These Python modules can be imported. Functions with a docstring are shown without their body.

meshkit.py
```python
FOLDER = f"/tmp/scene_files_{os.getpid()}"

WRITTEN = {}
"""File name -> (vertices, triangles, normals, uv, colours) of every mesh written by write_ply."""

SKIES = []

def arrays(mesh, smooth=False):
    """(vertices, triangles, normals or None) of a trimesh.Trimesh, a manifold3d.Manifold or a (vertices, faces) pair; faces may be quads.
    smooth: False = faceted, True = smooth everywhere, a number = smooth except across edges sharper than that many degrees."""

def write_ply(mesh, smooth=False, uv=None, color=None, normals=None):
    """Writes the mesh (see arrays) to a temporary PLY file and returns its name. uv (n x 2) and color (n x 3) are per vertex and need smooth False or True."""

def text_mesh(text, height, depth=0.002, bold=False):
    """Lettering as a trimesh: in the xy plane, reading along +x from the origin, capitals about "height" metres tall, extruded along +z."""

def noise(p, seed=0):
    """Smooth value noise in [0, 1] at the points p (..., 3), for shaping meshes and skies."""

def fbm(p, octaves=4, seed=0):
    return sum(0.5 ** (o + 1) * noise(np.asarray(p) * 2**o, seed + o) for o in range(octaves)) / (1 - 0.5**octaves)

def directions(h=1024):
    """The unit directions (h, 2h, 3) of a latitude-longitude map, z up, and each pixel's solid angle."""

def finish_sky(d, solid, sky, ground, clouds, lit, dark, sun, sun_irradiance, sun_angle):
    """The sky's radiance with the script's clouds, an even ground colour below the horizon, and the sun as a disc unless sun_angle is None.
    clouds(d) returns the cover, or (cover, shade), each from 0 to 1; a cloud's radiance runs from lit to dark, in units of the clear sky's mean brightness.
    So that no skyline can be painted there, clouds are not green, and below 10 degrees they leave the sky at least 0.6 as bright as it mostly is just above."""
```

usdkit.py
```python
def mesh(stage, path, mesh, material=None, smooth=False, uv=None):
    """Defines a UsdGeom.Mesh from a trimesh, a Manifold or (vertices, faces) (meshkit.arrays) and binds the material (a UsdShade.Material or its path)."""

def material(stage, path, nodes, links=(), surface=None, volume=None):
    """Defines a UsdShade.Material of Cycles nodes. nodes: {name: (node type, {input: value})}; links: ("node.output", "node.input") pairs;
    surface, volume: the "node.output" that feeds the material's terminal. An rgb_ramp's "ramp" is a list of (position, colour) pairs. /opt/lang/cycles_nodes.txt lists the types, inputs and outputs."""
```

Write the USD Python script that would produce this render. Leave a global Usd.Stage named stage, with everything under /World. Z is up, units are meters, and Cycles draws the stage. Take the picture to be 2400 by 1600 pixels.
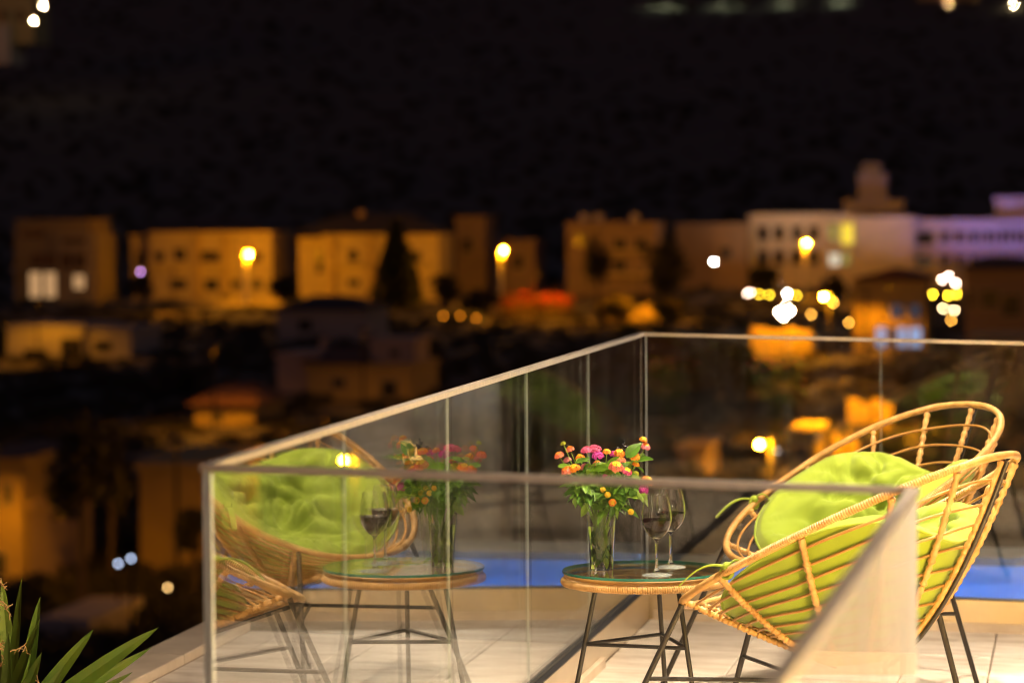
import math, random, re, numpy as np, trimesh, usdkit, meshkit
from pxr import Usd, UsdGeom, UsdLux, UsdShade, Gf, Sdf, Vt
stage = Usd.Stage.CreateInMemory()
UsdGeom.SetStageUpAxis(stage, 'Z'); UsdGeom.SetStageMetersPerUnit(stage, 1.0)
stage.SetDefaultPrim(UsdGeom.Xform.Define(stage, '/World').GetPrim())
rng = random.Random(7); nrg = np.random.default_rng(7)
PI = math.pi

# ------------------------------------------------------------------ camera, sky, exposure
EYE = np.array([0, 0, 1.472])                       # eye height above the terrace floor at its left edge
RIGHT = np.array([0.98399546, 0.17805626, -0.0069931])
UP = np.array([-0.00093111, 0.04438158, 0.99901422])
FWD = np.array([-0.1781911, 0.98301894, -0.04383707])
FPX = 7420.0                                        # focal length in pixels of the 2400 px wide photograph
cam = UsdGeom.Camera.Define(stage, '/World/camera')
M4 = np.eye(4); M4[0, :3] = RIGHT; M4[1, :3] = UP; M4[2, :3] = -FWD; M4[3, :3] = EYE
cam.AddTransformOp().Set(Gf.Matrix4d(*M4.ravel().tolist()))
cam.CreateHorizontalApertureAttr(36.0); cam.CreateVerticalApertureAttr(36.0 * 682 / 1024)
cam.CreateFocalLengthAttr(FPX / 2400 * 36); cam.CreateClippingRangeAttr(Gf.Vec2f(0.1, 6000))
cam.CreateFStopAttr(3.2); cam.CreateFocusDistanceAttr(8.45); cam.CreateExposureAttr(0.0)
SKY = 0.034
sky = UsdLux.DomeLight.Define(stage, '/World/sky')
sky.GetPrim().SetCustomDataByKey('kind', 'structure')
skm = usdkit.material(stage, '/World/Looks/night_sky', {
    't': ('sky_texture', {'sky_type': 'single_scattering', 'sun_disc': False, 'sun_elevation': 0.02, 'sun_rotation': 3.6}),
    'm': ('mix_color', {'blend_type': 'multiply', 'fac': 1.0, 'b': (.88, .76, 1.25), 'use_clamp': False}),
    'b': ('background_shader', {'strength': SKY})}, [('t.color', 'm.a'), ('m.result', 'b.color')], surface='b.background')
UsdShade.MaterialBindingAPI.Apply(sky.GetPrim()).Bind(skm)


def at(x, y, Y):
    """the world point at depth Y seen at pixel (x, y) of the photograph"""
    d = RIGHT * (x - 1200) - UP * (y - 800) + FWD * FPX
    return EYE + d * (Y / d[1])


# ------------------------------------------------------------------ materials
def mat(name, color=(.5, .5, .5), rough=.5, metal=0., noise=None, bump=None, vary=0., spec=.5, coat=0., rand=0., stretch=(1, 1, 1), transl=0., sheen=0.):
    n = {'p': ('principled_bsdf', {'base_color': color, 'roughness': rough, 'metallic': metal, 'specular_ior_level': spec, 'coat_weight': coat, 'sheen_weight': sheen}),
         'tc': ('texture_coordinate', {})}
    l = []
    out = 'p.BSDF'
    if noise or bump:
        n['mp'] = ('mapping', {'scale': stretch}); l.append(('tc.object', 'mp.vector'))
    if noise:
        sc, c2 = noise
        n['n'] = ('noise_texture', {'scale': sc, 'detail': 5.0, 'roughness': .6}); l.append(('mp.vector', 'n.vector'))
        n['r'] = ('rgb_ramp', {'ramp': [(0.3, color), (.7, c2)]}); l.append(('n.fac', 'r.fac'))
        src = 'r.color'
        if rand:
            n['oi'] = ('object_info', {}); n['h'] = ('hsv', {'hue': .5, 'saturation': 1., 'value': 1., 'fac': 1.})
            n['mr'] = ('map_range', {'from_min': 0., 'from_max': 1., 'to_min': 1 - rand, 'to_max': 1 + rand})
            l += [('oi.random', 'mr.value'), ('mr.result', 'h.value'), (src, 'h.color')]; src = 'h.color'
        l.append((src, 'p.base_color'))
        if vary:
            n['rr'] = ('map_range', {'from_min': .3, 'from_max': .7, 'to_min': rough - vary, 'to_max': rough + vary})
            l += [('n.fac', 'rr.value'), ('rr.result', 'p.roughness')]
    if bump:
        n['bn'] = ('noise_texture', {'scale': bump[0], 'detail': 4.0}); l.append(('mp.vector', 'bn.vector'))
        n['b'] = ('bump', {'strength': bump[1], 'distance': bump[2]}); l += [('bn.fac', 'b.height'), ('b.normal', 'p.normal')]
    if transl:
        n['tr'] = ('translucent_bsdf', {'color': color}); n['mx'] = ('mix_closure', {'fac': transl})
        l += [('p.BSDF', 'mx.closure1'), ('tr.BSDF', 'mx.closure2')]
        if noise: l.append((src, 'tr.color'))
        out = 'mx.closure'
    return usdkit.material(stage, '/World/Looks/' + name, n, l, surface=out)


def emit(name, color, strength):
    return usdkit.material(stage, '/World/Looks/' + name, {'e': ('emission', {'color': color, 'strength': strength})}, surface='e.emission')


def pane(name, tint, rough=0.0, ior=1.5):
    """glass whose faces mirror by Fresnel on both sides and let straight light through"""
    return usdkit.material(stage, '/World/Looks/' + name, {
        'g': ('geometry', {}), 'io': ('map_range', {'from_min': 0., 'from_max': 1., 'to_min': ior, 'to_max': 1 / ior}),
        'f': ('fresnel', {'IOR': ior}), 't': ('transparent_bsdf', {'color': tint}),
        's': ('glossy_bsdf', {'color': (1, 1, 1), 'roughness': rough}), 'm': ('mix_closure', {})},
        [('g.backfacing', 'io.value'), ('io.result', 'f.IOR'), ('f.fac', 'm.fac'), ('t.BSDF', 'm.closure1'), ('s.BSDF', 'm.closure2')], surface='m.closure')


def dusty(name, tint, ior):
    """the same pane with faint wiped smears and dust on it"""
    return usdkit.material(stage, '/World/Looks/' + name, {
        'g': ('geometry', {}), 'io': ('map_range', {'from_min': 0., 'from_max': 1., 'to_min': ior, 'to_max': 1 / ior}),
        'f': ('fresnel', {'IOR': ior}), 't': ('transparent_bsdf', {'color': tint}), 's': ('glossy_bsdf', {'color': (1, 1, 1), 'roughness': 0.}), 'm': ('mix_closure', {}),
        'tc': ('texture_coordinate', {}), 'mp': ('mapping', {'scale': (2.2, 2.2, .8)}), 'n': ('noise_texture', {'scale': 3.0, 'detail': 6.0, 'roughness': .7}),
        'r': ('map_range', {'from_min': .46, 'from_max': .72, 'to_min': .0, 'to_max': .022, 'clamp': True}), 'd': ('diffuse_bsdf', {'color': (.6, .58, .55)}), 'm2': ('mix_closure', {})},
        [('g.backfacing', 'io.value'), ('io.result', 'f.IOR'), ('f.fac', 'm.fac'), ('t.BSDF', 'm.closure1'), ('s.BSDF', 'm.closure2'), ('tc.object', 'mp.vector'), ('mp.vector', 'n.vector'), ('n.fac', 'r.value'), ('r.result', 'm2.fac'), ('m.closure', 'm2.closure1'), ('d.BSDF', 'm2.closure2')], surface='m2.closure')


def clear(name, color, ior=1.5, rough=0.0):
    return usdkit.material(stage, '/World/Looks/' + name, {'p': ('principled_bsdf', {'base_color': color, 'roughness': rough, 'ior': ior, 'transmission_weight': 1.0})}, surface='p.BSDF')


RATTAN = mat('rattan', (.57, .34, .115), .45, noise=(24, (.33, .165, .042)), bump=(160, .25, .002))
RATTAN_ROD = mat('rattan_rod', (.40, .205, .05), .45, noise=(30, (.29, .135, .03)))
STEEL_DARK = mat('dark_painted_steel', (.028, .024, .021), .42, .3)
CUSHION = mat('lime_cotton', (.235, .315, .016), .85, noise=(9, (.195, .27, .011)), bump=(420, .25, .0012), sheen=.15)
GLASS = dusty('balustrade_glass', (.975, .985, .975), 1.62)
GLASS_NEAR = dusty('near_balustrade_glass', (.985, .99, .985), 1.45)
TABLE_GLASS = pane('table_glass', (.90, .95, .92))
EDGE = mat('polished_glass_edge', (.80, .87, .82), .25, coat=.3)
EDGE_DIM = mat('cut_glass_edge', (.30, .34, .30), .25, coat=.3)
EDGE_GREEN = mat('green_glass_edge', (.03, .17, .12), .12, coat=.5)
RAIL = mat('brushed_steel_rail', (.66, .58, .48), .42, .65, noise=(60, (.50, .45, .39)), stretch=(1, 1, 1))
SHOE = mat('champagne_metal', (.62, .52, .38), .36, .85, noise=(6, (.56, .46, .33)))
GASKET = mat('black_gasket', (.018, .017, .018), .5)
STONE = mat('travertine', (.74, .67, .59), .45, noise=(2.6, (.47, .385, .30)), stretch=(1.6, 4.5, 1), bump=(40, .25, .002), rand=.07, vary=.1)
STONE_SKIRT = mat('travertine_skirting', (.62, .51, .39), .5, noise=(7, (.48, .38, .28)), bump=(50, .2, .002), rand=.08)
GROUT = mat('grout', (.20, .15, .10), .9)
RENDER = mat('lime_render', (.45, .41, .35), .85, noise=(3, (.38, .34, .28)), bump=(90, .4, .003))
TIMBER = mat('dark_timber', (.10, .07, .05), .8, noise=(4, (.06, .04, .03)), stretch=(1, 1, 12))
CRYSTAL = clear('crystal', (1, 1, 1), 1.5)
FOOT = usdkit.material(stage, '/World/Looks/foot_glass', {
    'f': ('fresnel', {'IOR': 1.6}), 't': ('transparent_bsdf', {'color': (.96, .98, .97)}), 's': ('glossy_bsdf', {'color': (1, 1, 1), 'roughness': .06}), 'm': ('mix_closure', {}),
    'd': ('diffuse_bsdf', {'color': (.80, .86, .83)}), 'm2': ('mix_closure', {'fac': .09})},
    [('f.fac', 'm.fac'), ('t.BSDF', 'm.closure1'), ('s.BSDF', 'm.closure2'), ('m.closure', 'm2.closure1'), ('d.BSDF', 'm2.closure2')], surface='m2.closure')
WINE = usdkit.material(stage, '/World/Looks/red_wine', {'p': ('principled_bsdf', {'base_color': (.014, .0008, .0015), 'roughness': .05, 'ior': 1.34, 'transmission_weight': .12, 'specular_ior_level': .12})}, surface='p.BSDF')
WATER_GLASS = clear('vase_water', (.86, .97, .74), 1.33)
STEM = mat('green_stem', (.24, .42, .05), .5, transl=.15)
LEAFS = [mat('leaf_' + w, c, .38, noise=(60, tuple(.72 * k for k in c)), transl=.3) for w, c in (('mid', (.19, .38, .03)), ('deep', (.11, .26, .025)), ('fresh', (.31, .50, .05)))]
PETAL = {k: mat('petal_' + k, c, .6, transl=.25) for k, c in dict(pink=(.75, .13, .28), magenta=(.62, .06, .36), orange=(.90, .30, .02), yellow=(.90, .58, .02), coral=(.85, .24, .14), rose=(.70, .22, .26), bud=(.42, .44, .03)).items()}
BERRY = mat('dark_berry', (.012, .010, .014), .3)
YUCCA = mat('yucca_leaf', (.12, .24, .03), .38, noise=(14, (.20, .27, .03)), stretch=(1, 1, .2), transl=.15)
DRY = mat('dry_tendril', (.50, .30, .12), .7)
SODIUM = (1.0, .345, .004)
WARM = (1.0, .79, .56)


# ------------------------------------------------------------------ prims
USED = {}


def numbered(parent, name):
    k = (parent, name); n = USED.get(k, 0); USED[k] = n + 1
    return name if n == 0 else f'{name}_{n:03d}'


def info(p, label=None, cat=None, group=None, kind=None):
    p = p.GetPrim() if hasattr(p, 'GetPrim') else p
    for k, v in (('label', label), ('category', cat), ('group', group), ('kind', kind)):
        if v: p.SetCustomDataByKey(k, v)
    return p


def thing(name, label=None, cat=None, loc=(0, 0, 0), rotz=0., group=None, kind=None):
    x = UsdGeom.Xform.Define(stage, '/World/' + numbered('/World', name))
    x.AddTranslateOp().Set(Gf.Vec3d(*map(float, loc)))
    if rotz: x.AddRotateZOp().Set(math.degrees(rotz))
    return info(x, label, cat, group, kind)


def obj(name, mesh, m, parent=None, smooth=False, **kw):
    base = str(parent.GetPath()) if parent is not None else '/World'
    p = usdkit.mesh(stage, base + '/' + numbered(base, name), mesh, m, smooth)
    return info(p, **kw)


def dup(root, label, loc, rotz=0., group=None):
    was = root.GetCustomData()
    r = thing(re.sub(r'_\d{3}$', '', root.GetName()), label, was.get('category'), loc, rotz, group or was.get('group'))
    r.GetReferences().AddInternalReference(root.GetPath()); r.SetInstanceable(True)
    r.SetCustomDataByKey('label', label)
    return r


# ------------------------------------------------------------------ shapes
def box(x0, x1, y0, y1, z0, z1):
    v = np.array([[x, y, z] for z in (z0, z1) for y in (y0, y1) for x in (x0, x1)], float)
    f = [[0, 2, 3, 1], [4, 5, 7, 6], [0, 1, 5, 4], [2, 6, 7, 3], [0, 4, 6, 2], [1, 3, 7, 5]]
    return v, np.array(f)


def slab(x0, x1, y0, y1, z0, z1, c=.003):
    """a box with a chamfered upper edge"""
    v = np.array([[x0, y0, z0], [x1, y0, z0], [x1, y1, z0], [x0, y1, z0], [x0, y0, z1 - c], [x1, y0, z1 - c], [x1, y1, z1 - c], [x0, y1, z1 - c],
                  [x0 + c, y0 + c, z1], [x1 - c, y0 + c, z1], [x1 - c, y1 - c, z1], [x0 + c, y1 - c, z1]], float)
    f = [[0, 3, 2, 1]] + [[a + i, a + (i + 1) % 4, a + 4 + (i + 1) % 4, a + 4 + i] for a in (0, 4) for i in range(4)] + [[8, 9, 10, 11]]
    return v, np.array(f)


def tri(vf):
    v, f = np.asarray(vf[0], float), np.asarray(vf[1], int)
    return (v, np.vstack([f[:, [0, 1, 2]], f[:, [0, 2, 3]]])) if f.shape[1] == 4 else (v, f)


def cat_(parts):
    vs, fs, n = [], [], 0
    for p in parts:
        v, f = tri(p); vs.append(v); fs.append(f + n); n += len(v)
    return np.vstack(vs), np.vstack(fs)


def tube(pts, r, sides=8, closed=False):
    p = np.asarray(pts, float); n = len(p)
    r = np.full(n, r, float) if np.ndim(r) == 0 else np.asarray(r, float)
    t = (np.roll(p, -1, 0) - np.roll(p, 1, 0)) if closed else np.gradient(p, axis=0)
    t /= np.linalg.norm(t, axis=1, keepdims=True) + 1e-12
    a = np.array([0, 0, 1.]) if abs(t[0, 2]) < .9 else np.array([1., 0, 0])
    u = np.empty_like(p); u[0] = np.cross(t[0], a); u[0] /= np.linalg.norm(u[0])
    for i in range(1, n):
        w = u[i - 1] - t[i] * (u[i - 1] @ t[i]); u[i] = w / np.linalg.norm(w)
    w = np.cross(t, u)
    ang = np.arange(sides) * 2 * PI / sides
    ring = p[:, None] + r[:, None, None] * (np.cos(ang)[None, :, None] * u[:, None] + np.sin(ang)[None, :, None] * w[:, None])
    v = ring.reshape(-1, 3); i = np.arange(n if closed else n - 1)[:, None] * sides; j = np.arange(sides)[None]
    k = (i + sides) % (n * sides)
    f = np.stack([i + j, i + (j + 1) % sides, k + (j + 1) % sides, k + j], -1).reshape(-1, 4)
    v, f = tri((v, f))
    if not closed:
        v = np.vstack([v, p[:1], p[-1:]]); jj = np.arange(sides)
        f = np.vstack([f, np.stack([(jj + 1) % sides, jj, np.full(sides, n * sides)], 1), np.stack([(n - 1) * sides + jj, (n - 1) * sides + (jj + 1) % sides, np.full(sides, n * sides + 1)], 1)])
    return v, f


def lathe(prof, n=40, close=True):
    pr = np.asarray(prof, float); m = len(pr); a = np.arange(n) * 2 * PI / n
    v = np.stack([pr[None, :, 0] * np.cos(a)[:, None], pr[None, :, 0] * np.sin(a)[:, None], np.repeat(pr[None, :, 1], n, 0)], -1).reshape(-1, 3)
    i = np.arange(n)[:, None] * m; j = np.arange(m if close else m - 1)[None]; k = (i + m) % (n * m)
    f = np.stack([i + j, k + j, k + (j + 1) % m, i + (j + 1) % m], -1).reshape(-1, 4)
    t = trimesh.Trimesh(*tri((v, f)), process=True); t.update_faces(t.nondegenerate_faces()); t.fix_normals()
    return np.array(t.vertices), np.array(t.faces)


def move(vf, d): return np.asarray(vf[0]) + np.asarray(d, float), vf[1]


def rotz(vf, a):
    c, s = math.cos(a), math.sin(a); v = np.asarray(vf[0]); return v @ np.array([[c, s, 0], [-s, c, 0], [0, 0, 1]]), vf[1]


def ball(c, r, sub=2):
    m = trimesh.creation.icosphere(sub, r); return np.array(m.vertices) + np.asarray(c, float), np.array(m.faces)


# ------------------------------------------------------------------ terrace
XG, Y0, Y1 = -1.542, 5.437, 11.08            # left balustrade line, near and far corner
FALL = -.0235                                # the floor drains to the right
def fz(x): return FALL * (x - XG)
def sheared(vf):
    v = np.array(vf[0], float); v[:, 2] += fz(v[:, 0]); return v, vf[1]


SLAB = mat('rendered_slab', (.42, .37, .30), .9)
terr = thing('terrace_floor', kind='structure')
obj('floor_slab', sheared(box(-1.60, 3.2, 5.30, Y1 + .12, -3.4, -.014)), GROUT, terr)
YE = 10.36
obj('floor_slab', sheared(box(-2.93, -1.601, 5.30, YE, -3.4, -.014)), GROUT, terr)
obj('floor_slab', sheared(box(-.36, 3.2, -2.5, 5.296, -3.4, -.014)), GROUT, terr)
def tiles(xs, ys, skip=lambda x, y: False):
    for x in xs:
        for y in ys:
            if skip(x, y): continue
            g = .0019; dz = rng.uniform(-.0006, .0006)
            obj('floor_tile', sheared(slab(x + g, x + .405 - g, y + g, y + .605 - g, -.0139, dz, .0025)), STONE, terr)
tiles([-1.515 + .405 * k for k in range(9)], [Y1 - .03 - .605 * k for k in range(1, 10)])
tiles([-.27 + .405 * k for k in range(6)], [4.93 - .605 * k for k in range(0, 10)])
tiles([-1.572 - .405 * k for k in range(1, 4)], [YE - .002 - .605 * k for k in range(1, 9)])

cop = thing('coping', 'pale stone coping with a low upstand along the outer edge of the terrace', 'coping')
for k in range(6):
    y = YE - .8 * (k + 1)
    obj('coping_stone', sheared(slab(-2.935, -2.787, y + .0015, y + .7985, -.0, .031, .003)), STONE_SKIRT, cop)
obj('coping_bed', sheared(box(-2.925, -2.795, YE - 5.0, YE - .002, -.0135, -.0005)), GROUT, cop)
obj('fascia', sheared(box(-2.95, -2.9305, YE - 5.0, YE, -3.4, -.002)), SLAB, cop)


def balustrade(label, cuts, line, glass, gap=.0028, skirt=True, shoe=True):
    """glass panels standing in a metal base channel along a line; line(s) -> (x, y), cuts are the joints along it"""
    t = thing('glass_balustrade', label, 'balustrade')
    (ax, ay), (bx, by) = line(cuts[0]), line(cuts[-1]); L = cuts[-1] - cuts[0]
    d = np.array([bx - ax, by - ay]) / L; n = np.array([-d[1], d[0]])
    def bar(s0, s1, w0, w1, z0, z1):
        v, f = box(s0, s1, w0, w1, z0, z1)
        P = np.array(line(0))[None] + v[:, :1] * d + v[:, 1:2] * n
        return sheared((np.column_stack([P, v[:, 2]]), f))
    T = .006
    for a, b in zip(cuts, cuts[1:]):
        obj('glass_panel', bar(a + gap, b - gap, -T, T, .070, 1.003), glass, t)
        for s in (a + gap, b - gap):
            e = .0008; first = s == cuts[0] + gap
            if s > cuts[-1] - .05 and 'left' in label: continue
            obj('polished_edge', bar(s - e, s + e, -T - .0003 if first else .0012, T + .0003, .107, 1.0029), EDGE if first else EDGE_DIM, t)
    obj('top_rail', cat_([bar(cuts[0] - .006, cuts[-1] + .006, -.0105, .0105, 1.0035, 1.0105), bar(cuts[0] - .006, cuts[-1] + .006, -.0105, -.0075, .998, 1.0034), bar(cuts[0] - .006, cuts[-1] + .006, .0075, .0105, .998, 1.0034)]), RAIL, t)
    if shoe:
        obj('base_channel', cat_([bar(cuts[0], cuts[-1], -.026, -.0145, -.002, .109), bar(cuts[0], cuts[-1], .0145, .026, -.002, .109)]), SHOE, t)
        obj('rubber_gasket', cat_([bar(cuts[0], cuts[-1], -.0275, -.0068, .1092, .1135), bar(cuts[0], cuts[-1], .0068, .0275, .1092, .1135), bar(cuts[0], cuts[-1], -.0143, .0143, -.002, .068)]), GASKET, t)
    return t, bar


JY = [Y0, 6.525, 7.63, 8.755, 9.88, Y1]
t, bar = balustrade('glass balustrade running back along the left edge, mirroring the table and chairs', JY, lambda s: (XG, s), GLASS)
for k in range(5):
    obj('skirting_tile', bar(9.88 - .61 * (k + 1) + .001, 9.88 - .61 * k - .001, -.046, -.0275, -.001, .030), STONE_SKIRT, t)
t, bar = balustrade('glass balustrade closing the far side, its pale top rail level behind the flowers', [0.0, .828, 1.95, 3.07, 4.2], lambda s: (XG + .012 + s, Y1), GLASS)
for k in range(9):
    obj('skirting_tile', bar(.03 + .5 * k, .03 + .5 * k + .498, -.044, -.0275, -.001, .031), STONE_SKIRT, t)
balustrade('single glass balustrade panel nearest the camera, crossing in front of the table', [.008, 1.247], lambda s: (XG + s, Y0), GLASS_NEAR)
balustrade('glass balustrade coming forward from the near right corner in front of the cane chair', [.012, 1.15, 2.3, 3.45, 5.2], lambda s: (-.2885 - .0102 * s, Y0 - s), GLASS_NEAR)

pil = thing('pillar', 'pale rendered pillar beside the far balustrade carrying an up and down wall lamp', 'pillar')
PX0, PX1, PY0, PY1 = .0, .46, 10.1, 10.45
obj('shaft', box(PX0, PX1, PY0, PY1, -.06, 3.1), RENDER, pil)
obj('skirting', cat_([box(PX0 - .012, PX1 + .012, PY0 - .012, PY0 - .0005, -.055, .03)]), STONE_SKIRT, pil)


def wall_lamp(label, loc, rz, power, size=.05, color=WARM):
    t = thing('wall_lamp', label, 'wall lamp', loc, rz)
    steel = STEEL_DARK
    obj('back_plate', box(-.04, .04, -.012, 0, -.07, .07), steel, t)
    obj('lamp_body', lathe([(.055, -.09), (.058, -.09), (.058, .09), (.055, .09)], 24), steel, t)
    obj('bracket', box(-.012, .012, -.08, -.055, -.015, .015), steel, t)
    for z in (-.055, .055):
        obj('bulb', ball((0, -.0, z), size, 2), emit('lamp_glow_' + str(len(USED)), color, power), t)
    return t


def lantern(label, loc, rz, power, r=.07, color=WARM):
    """a frosted globe on a wall bracket"""
    t = thing('globe_lamp', label, 'wall lamp', loc, rz)
    obj('back_plate', box(-.05, .05, -.015, 0, -.08, .08), STEEL_DARK, t)
    obj('arm', tube([(0, -.01, 0), (0, -.08, .0), (0, -.14, -.02), (0, -.14, -.05)], .011, 10), STEEL_DARK, t)
    obj('cap', lathe([(0, -.03), (.035, -.04), (.05, -.065), (.0, -.06)], 24), STEEL_DARK, t) if False else None
    obj('globe', ball((0, -.14, -.055 - r), r, 3), emit('globe_glow_' + str(len(USED)), color, power), t)
    return t


# the house on the right, beyond the picture's edge, and its lamps
hs = thing('villa_wall', 'dark timber clad villa wall along the right of the terrace', 'wall')
obj('wall', box(2.3, 2.6, -2.5, 10.1, -.2, 3.2), TIMBER, hs)
obj('skirting', box(2.285, 2.2995, -2.5, 10.1, -.1, -.01), STONE_SKIRT, hs)
lantern('globe lamp on the villa wall nearest the camera', (2.3, 3.6, 1.9), -PI / 2, 1300, .09)
wall_lamp('up and down cylinder lamp on the front of the pillar', (.2, PY0, 1.02), 0, 2600, .035)


def downlight(label, x, y, power, z=2.95):
    t = thing('downlight', label, 'downlight', (x, y, z))
    obj('can', lathe([(.075, 0), (.08, 0), (.08, .20), (0, .20), (0, .19), (.075, .19)], 28), STEEL_DARK, t)
    obj('bulb', ball((0, 0, .11), .045, 2), emit('downlight_glow_%d' % power, WARM, power), t)
    return t


cn = thing('canopy', 'flat canopy over the right of the terrace carrying the downlights', 'canopy')
obj('roof_panel', box(-.75, 2.6, -2.8, 10.45, 3.16, 3.3), TIMBER, cn)
downlight('downlight in the canopy above the near chair', -.45, 7.35, 13000)
downlight('downlight in the canopy above the far chair', -.30, 9.15, 11500)
downlight('downlight in the canopy nearest the camera', .9, 5.2, 3600)

lantern('globe lamp on the villa wall behind the camera', (2.3, .4, 1.95), -PI / 2, 700, .09)
bl = thing('bollard_lamp', 'low bollard lamp standing on the terrace tiles beside the near chair', 'lamp', (.22, 6.75, fz(.22)))
obj('post', lathe([(0, 0), (.05, 0), (.05, .22), (0, .22)], 24), STEEL_DARK, bl)
obj('diffuser', lathe([(0, .221), (.045, .221), (.045, .33), (0, .33)], 24), emit('bollard_glow', (1, .60, .15), 1200), bl)
obj('cap', lathe([(0, .331), (.055, .331), (.055, .345), (0, .35)], 24), STEEL_DARK, bl)

# ------------------------------------------------------------------ pool beyond the far balustrade
PT = mat('pool_tile', (.15, .36, .74), .3, noise=(5, (.20, .44, .80)))
pool = thing('pool', 'narrow blue lit swimming pool behind the far balustrade', 'pool')
wx0, wx1, wy0, wy1, wz = -1.45, 2.9, Y1 + .22, 13.55, -.16
obj('basin_floor', box(wx0 - .02, wx1 + .02, wy0 - .02, wy1 + .02, -1.45, -1.35), PT, pool)
obj('basin_wall', box(wx0, wx1, wy1, wy1 + .12, -1.349, -.085), PT, pool)
obj('basin_wall', box(wx0, wx1, wy0 - .08, wy0, -1.349, -.085), PT, pool)
obj('basin_wall', box(wx0 - .12, wx0 - .001, wy0 - .08, wy1 + .12, -1.349, -.085), PT, pool)
obj('basin_wall', box(wx1 + .001, wx1 + .12, wy0 - .08, wy1 + .12, -1.349, -.085), PT, pool)
DECK = mat('wet_dark_stone', (.10, .12, .12), .3)
obj('coping', cat_([box(wx0 - .12, wx1 + .12, wy1 + .0005, wy1 + .42, -.0845, -.05), box(wx0 - .42, wx0 - .0005, wy0 - .08, wy1, -.0845, -.052)]), DECK, pool)
WATER = usdkit.material(stage, '/World/Looks/pool_water', {
    'f': ('fresnel', {'IOR': 1.33}), 't': ('transparent_bsdf', {'color': (.80, .93, 1.0)}), 's': ('glossy_bsdf', {'color': (1, 1, 1), 'roughness': .03}), 'm': ('mix_closure', {}),
    'tc': ('texture_coordinate', {}), 'n': ('noise_texture', {'scale': 5.0, 'detail': 2.0}), 'b': ('bump', {'strength': .25, 'distance': .02})},
    [('tc.object', 'n.vector'), ('n.fac', 'b.height'), ('b.normal', 's.normal'), ('b.normal', 'f.normal'), ('f.fac', 'm.fac'), ('t.BSDF', 'm.closure1'), ('s.BSDF', 'm.closure2')], surface='m.closure')
gx, gy = np.meshgrid(np.linspace(wx0, wx1, 30), np.linspace(wy0, wy1, 16), indexing='ij')
gv = np.stack([gx, gy, np.full_like(gx, wz)], -1).reshape(-1, 3); gi = (np.arange(29)[:, None] * 16 + np.arange(15)[None]).ravel()
obj('water_surface', (gv, np.stack([gi, gi + 16, gi + 17, gi + 1], 1)), WATER, pool)
pg = emit('pool_glow', (.44, .69, 1.0), 150)
for k in range(4):
    c = (wx0 + .55 + 1.05 * k, wy0 + .012, -.62)
    lv = lathe([(0, 0), (.09, 0), (.09, .02), (0, .02)], 20)[0]
    v, f = lathe([(0, 0), (.09, 0), (.09, .02), (0, .02)], 20)
    obj('pool_lamp', (np.column_stack([v[:, 0] + c[0], v[:, 2] + c[1] - .008, v[:, 1] + c[2]]), f[:, ::-1]), pg, pool)
pier = thing('garden_wall', 'lit white rendered garden wall beyond the pool', 'wall')
obj('wall', box(-.20, .66, 15.5, 15.8, -3.2, 2.2), RENDER, pier)
obj('cap', box(-.24, .70, 15.46, 15.84, 2.2005, 2.27), STONE_SKIRT, pier)
lantern('globe lamp on the garden wall beyond the pool', (.40, 15.5, 2.0), 0, 1500, .07)

# ------------------------------------------------------------------ cane chairs
HA, HB, HT, HZ, HE = .485, .339, .453, .651, .91


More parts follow.
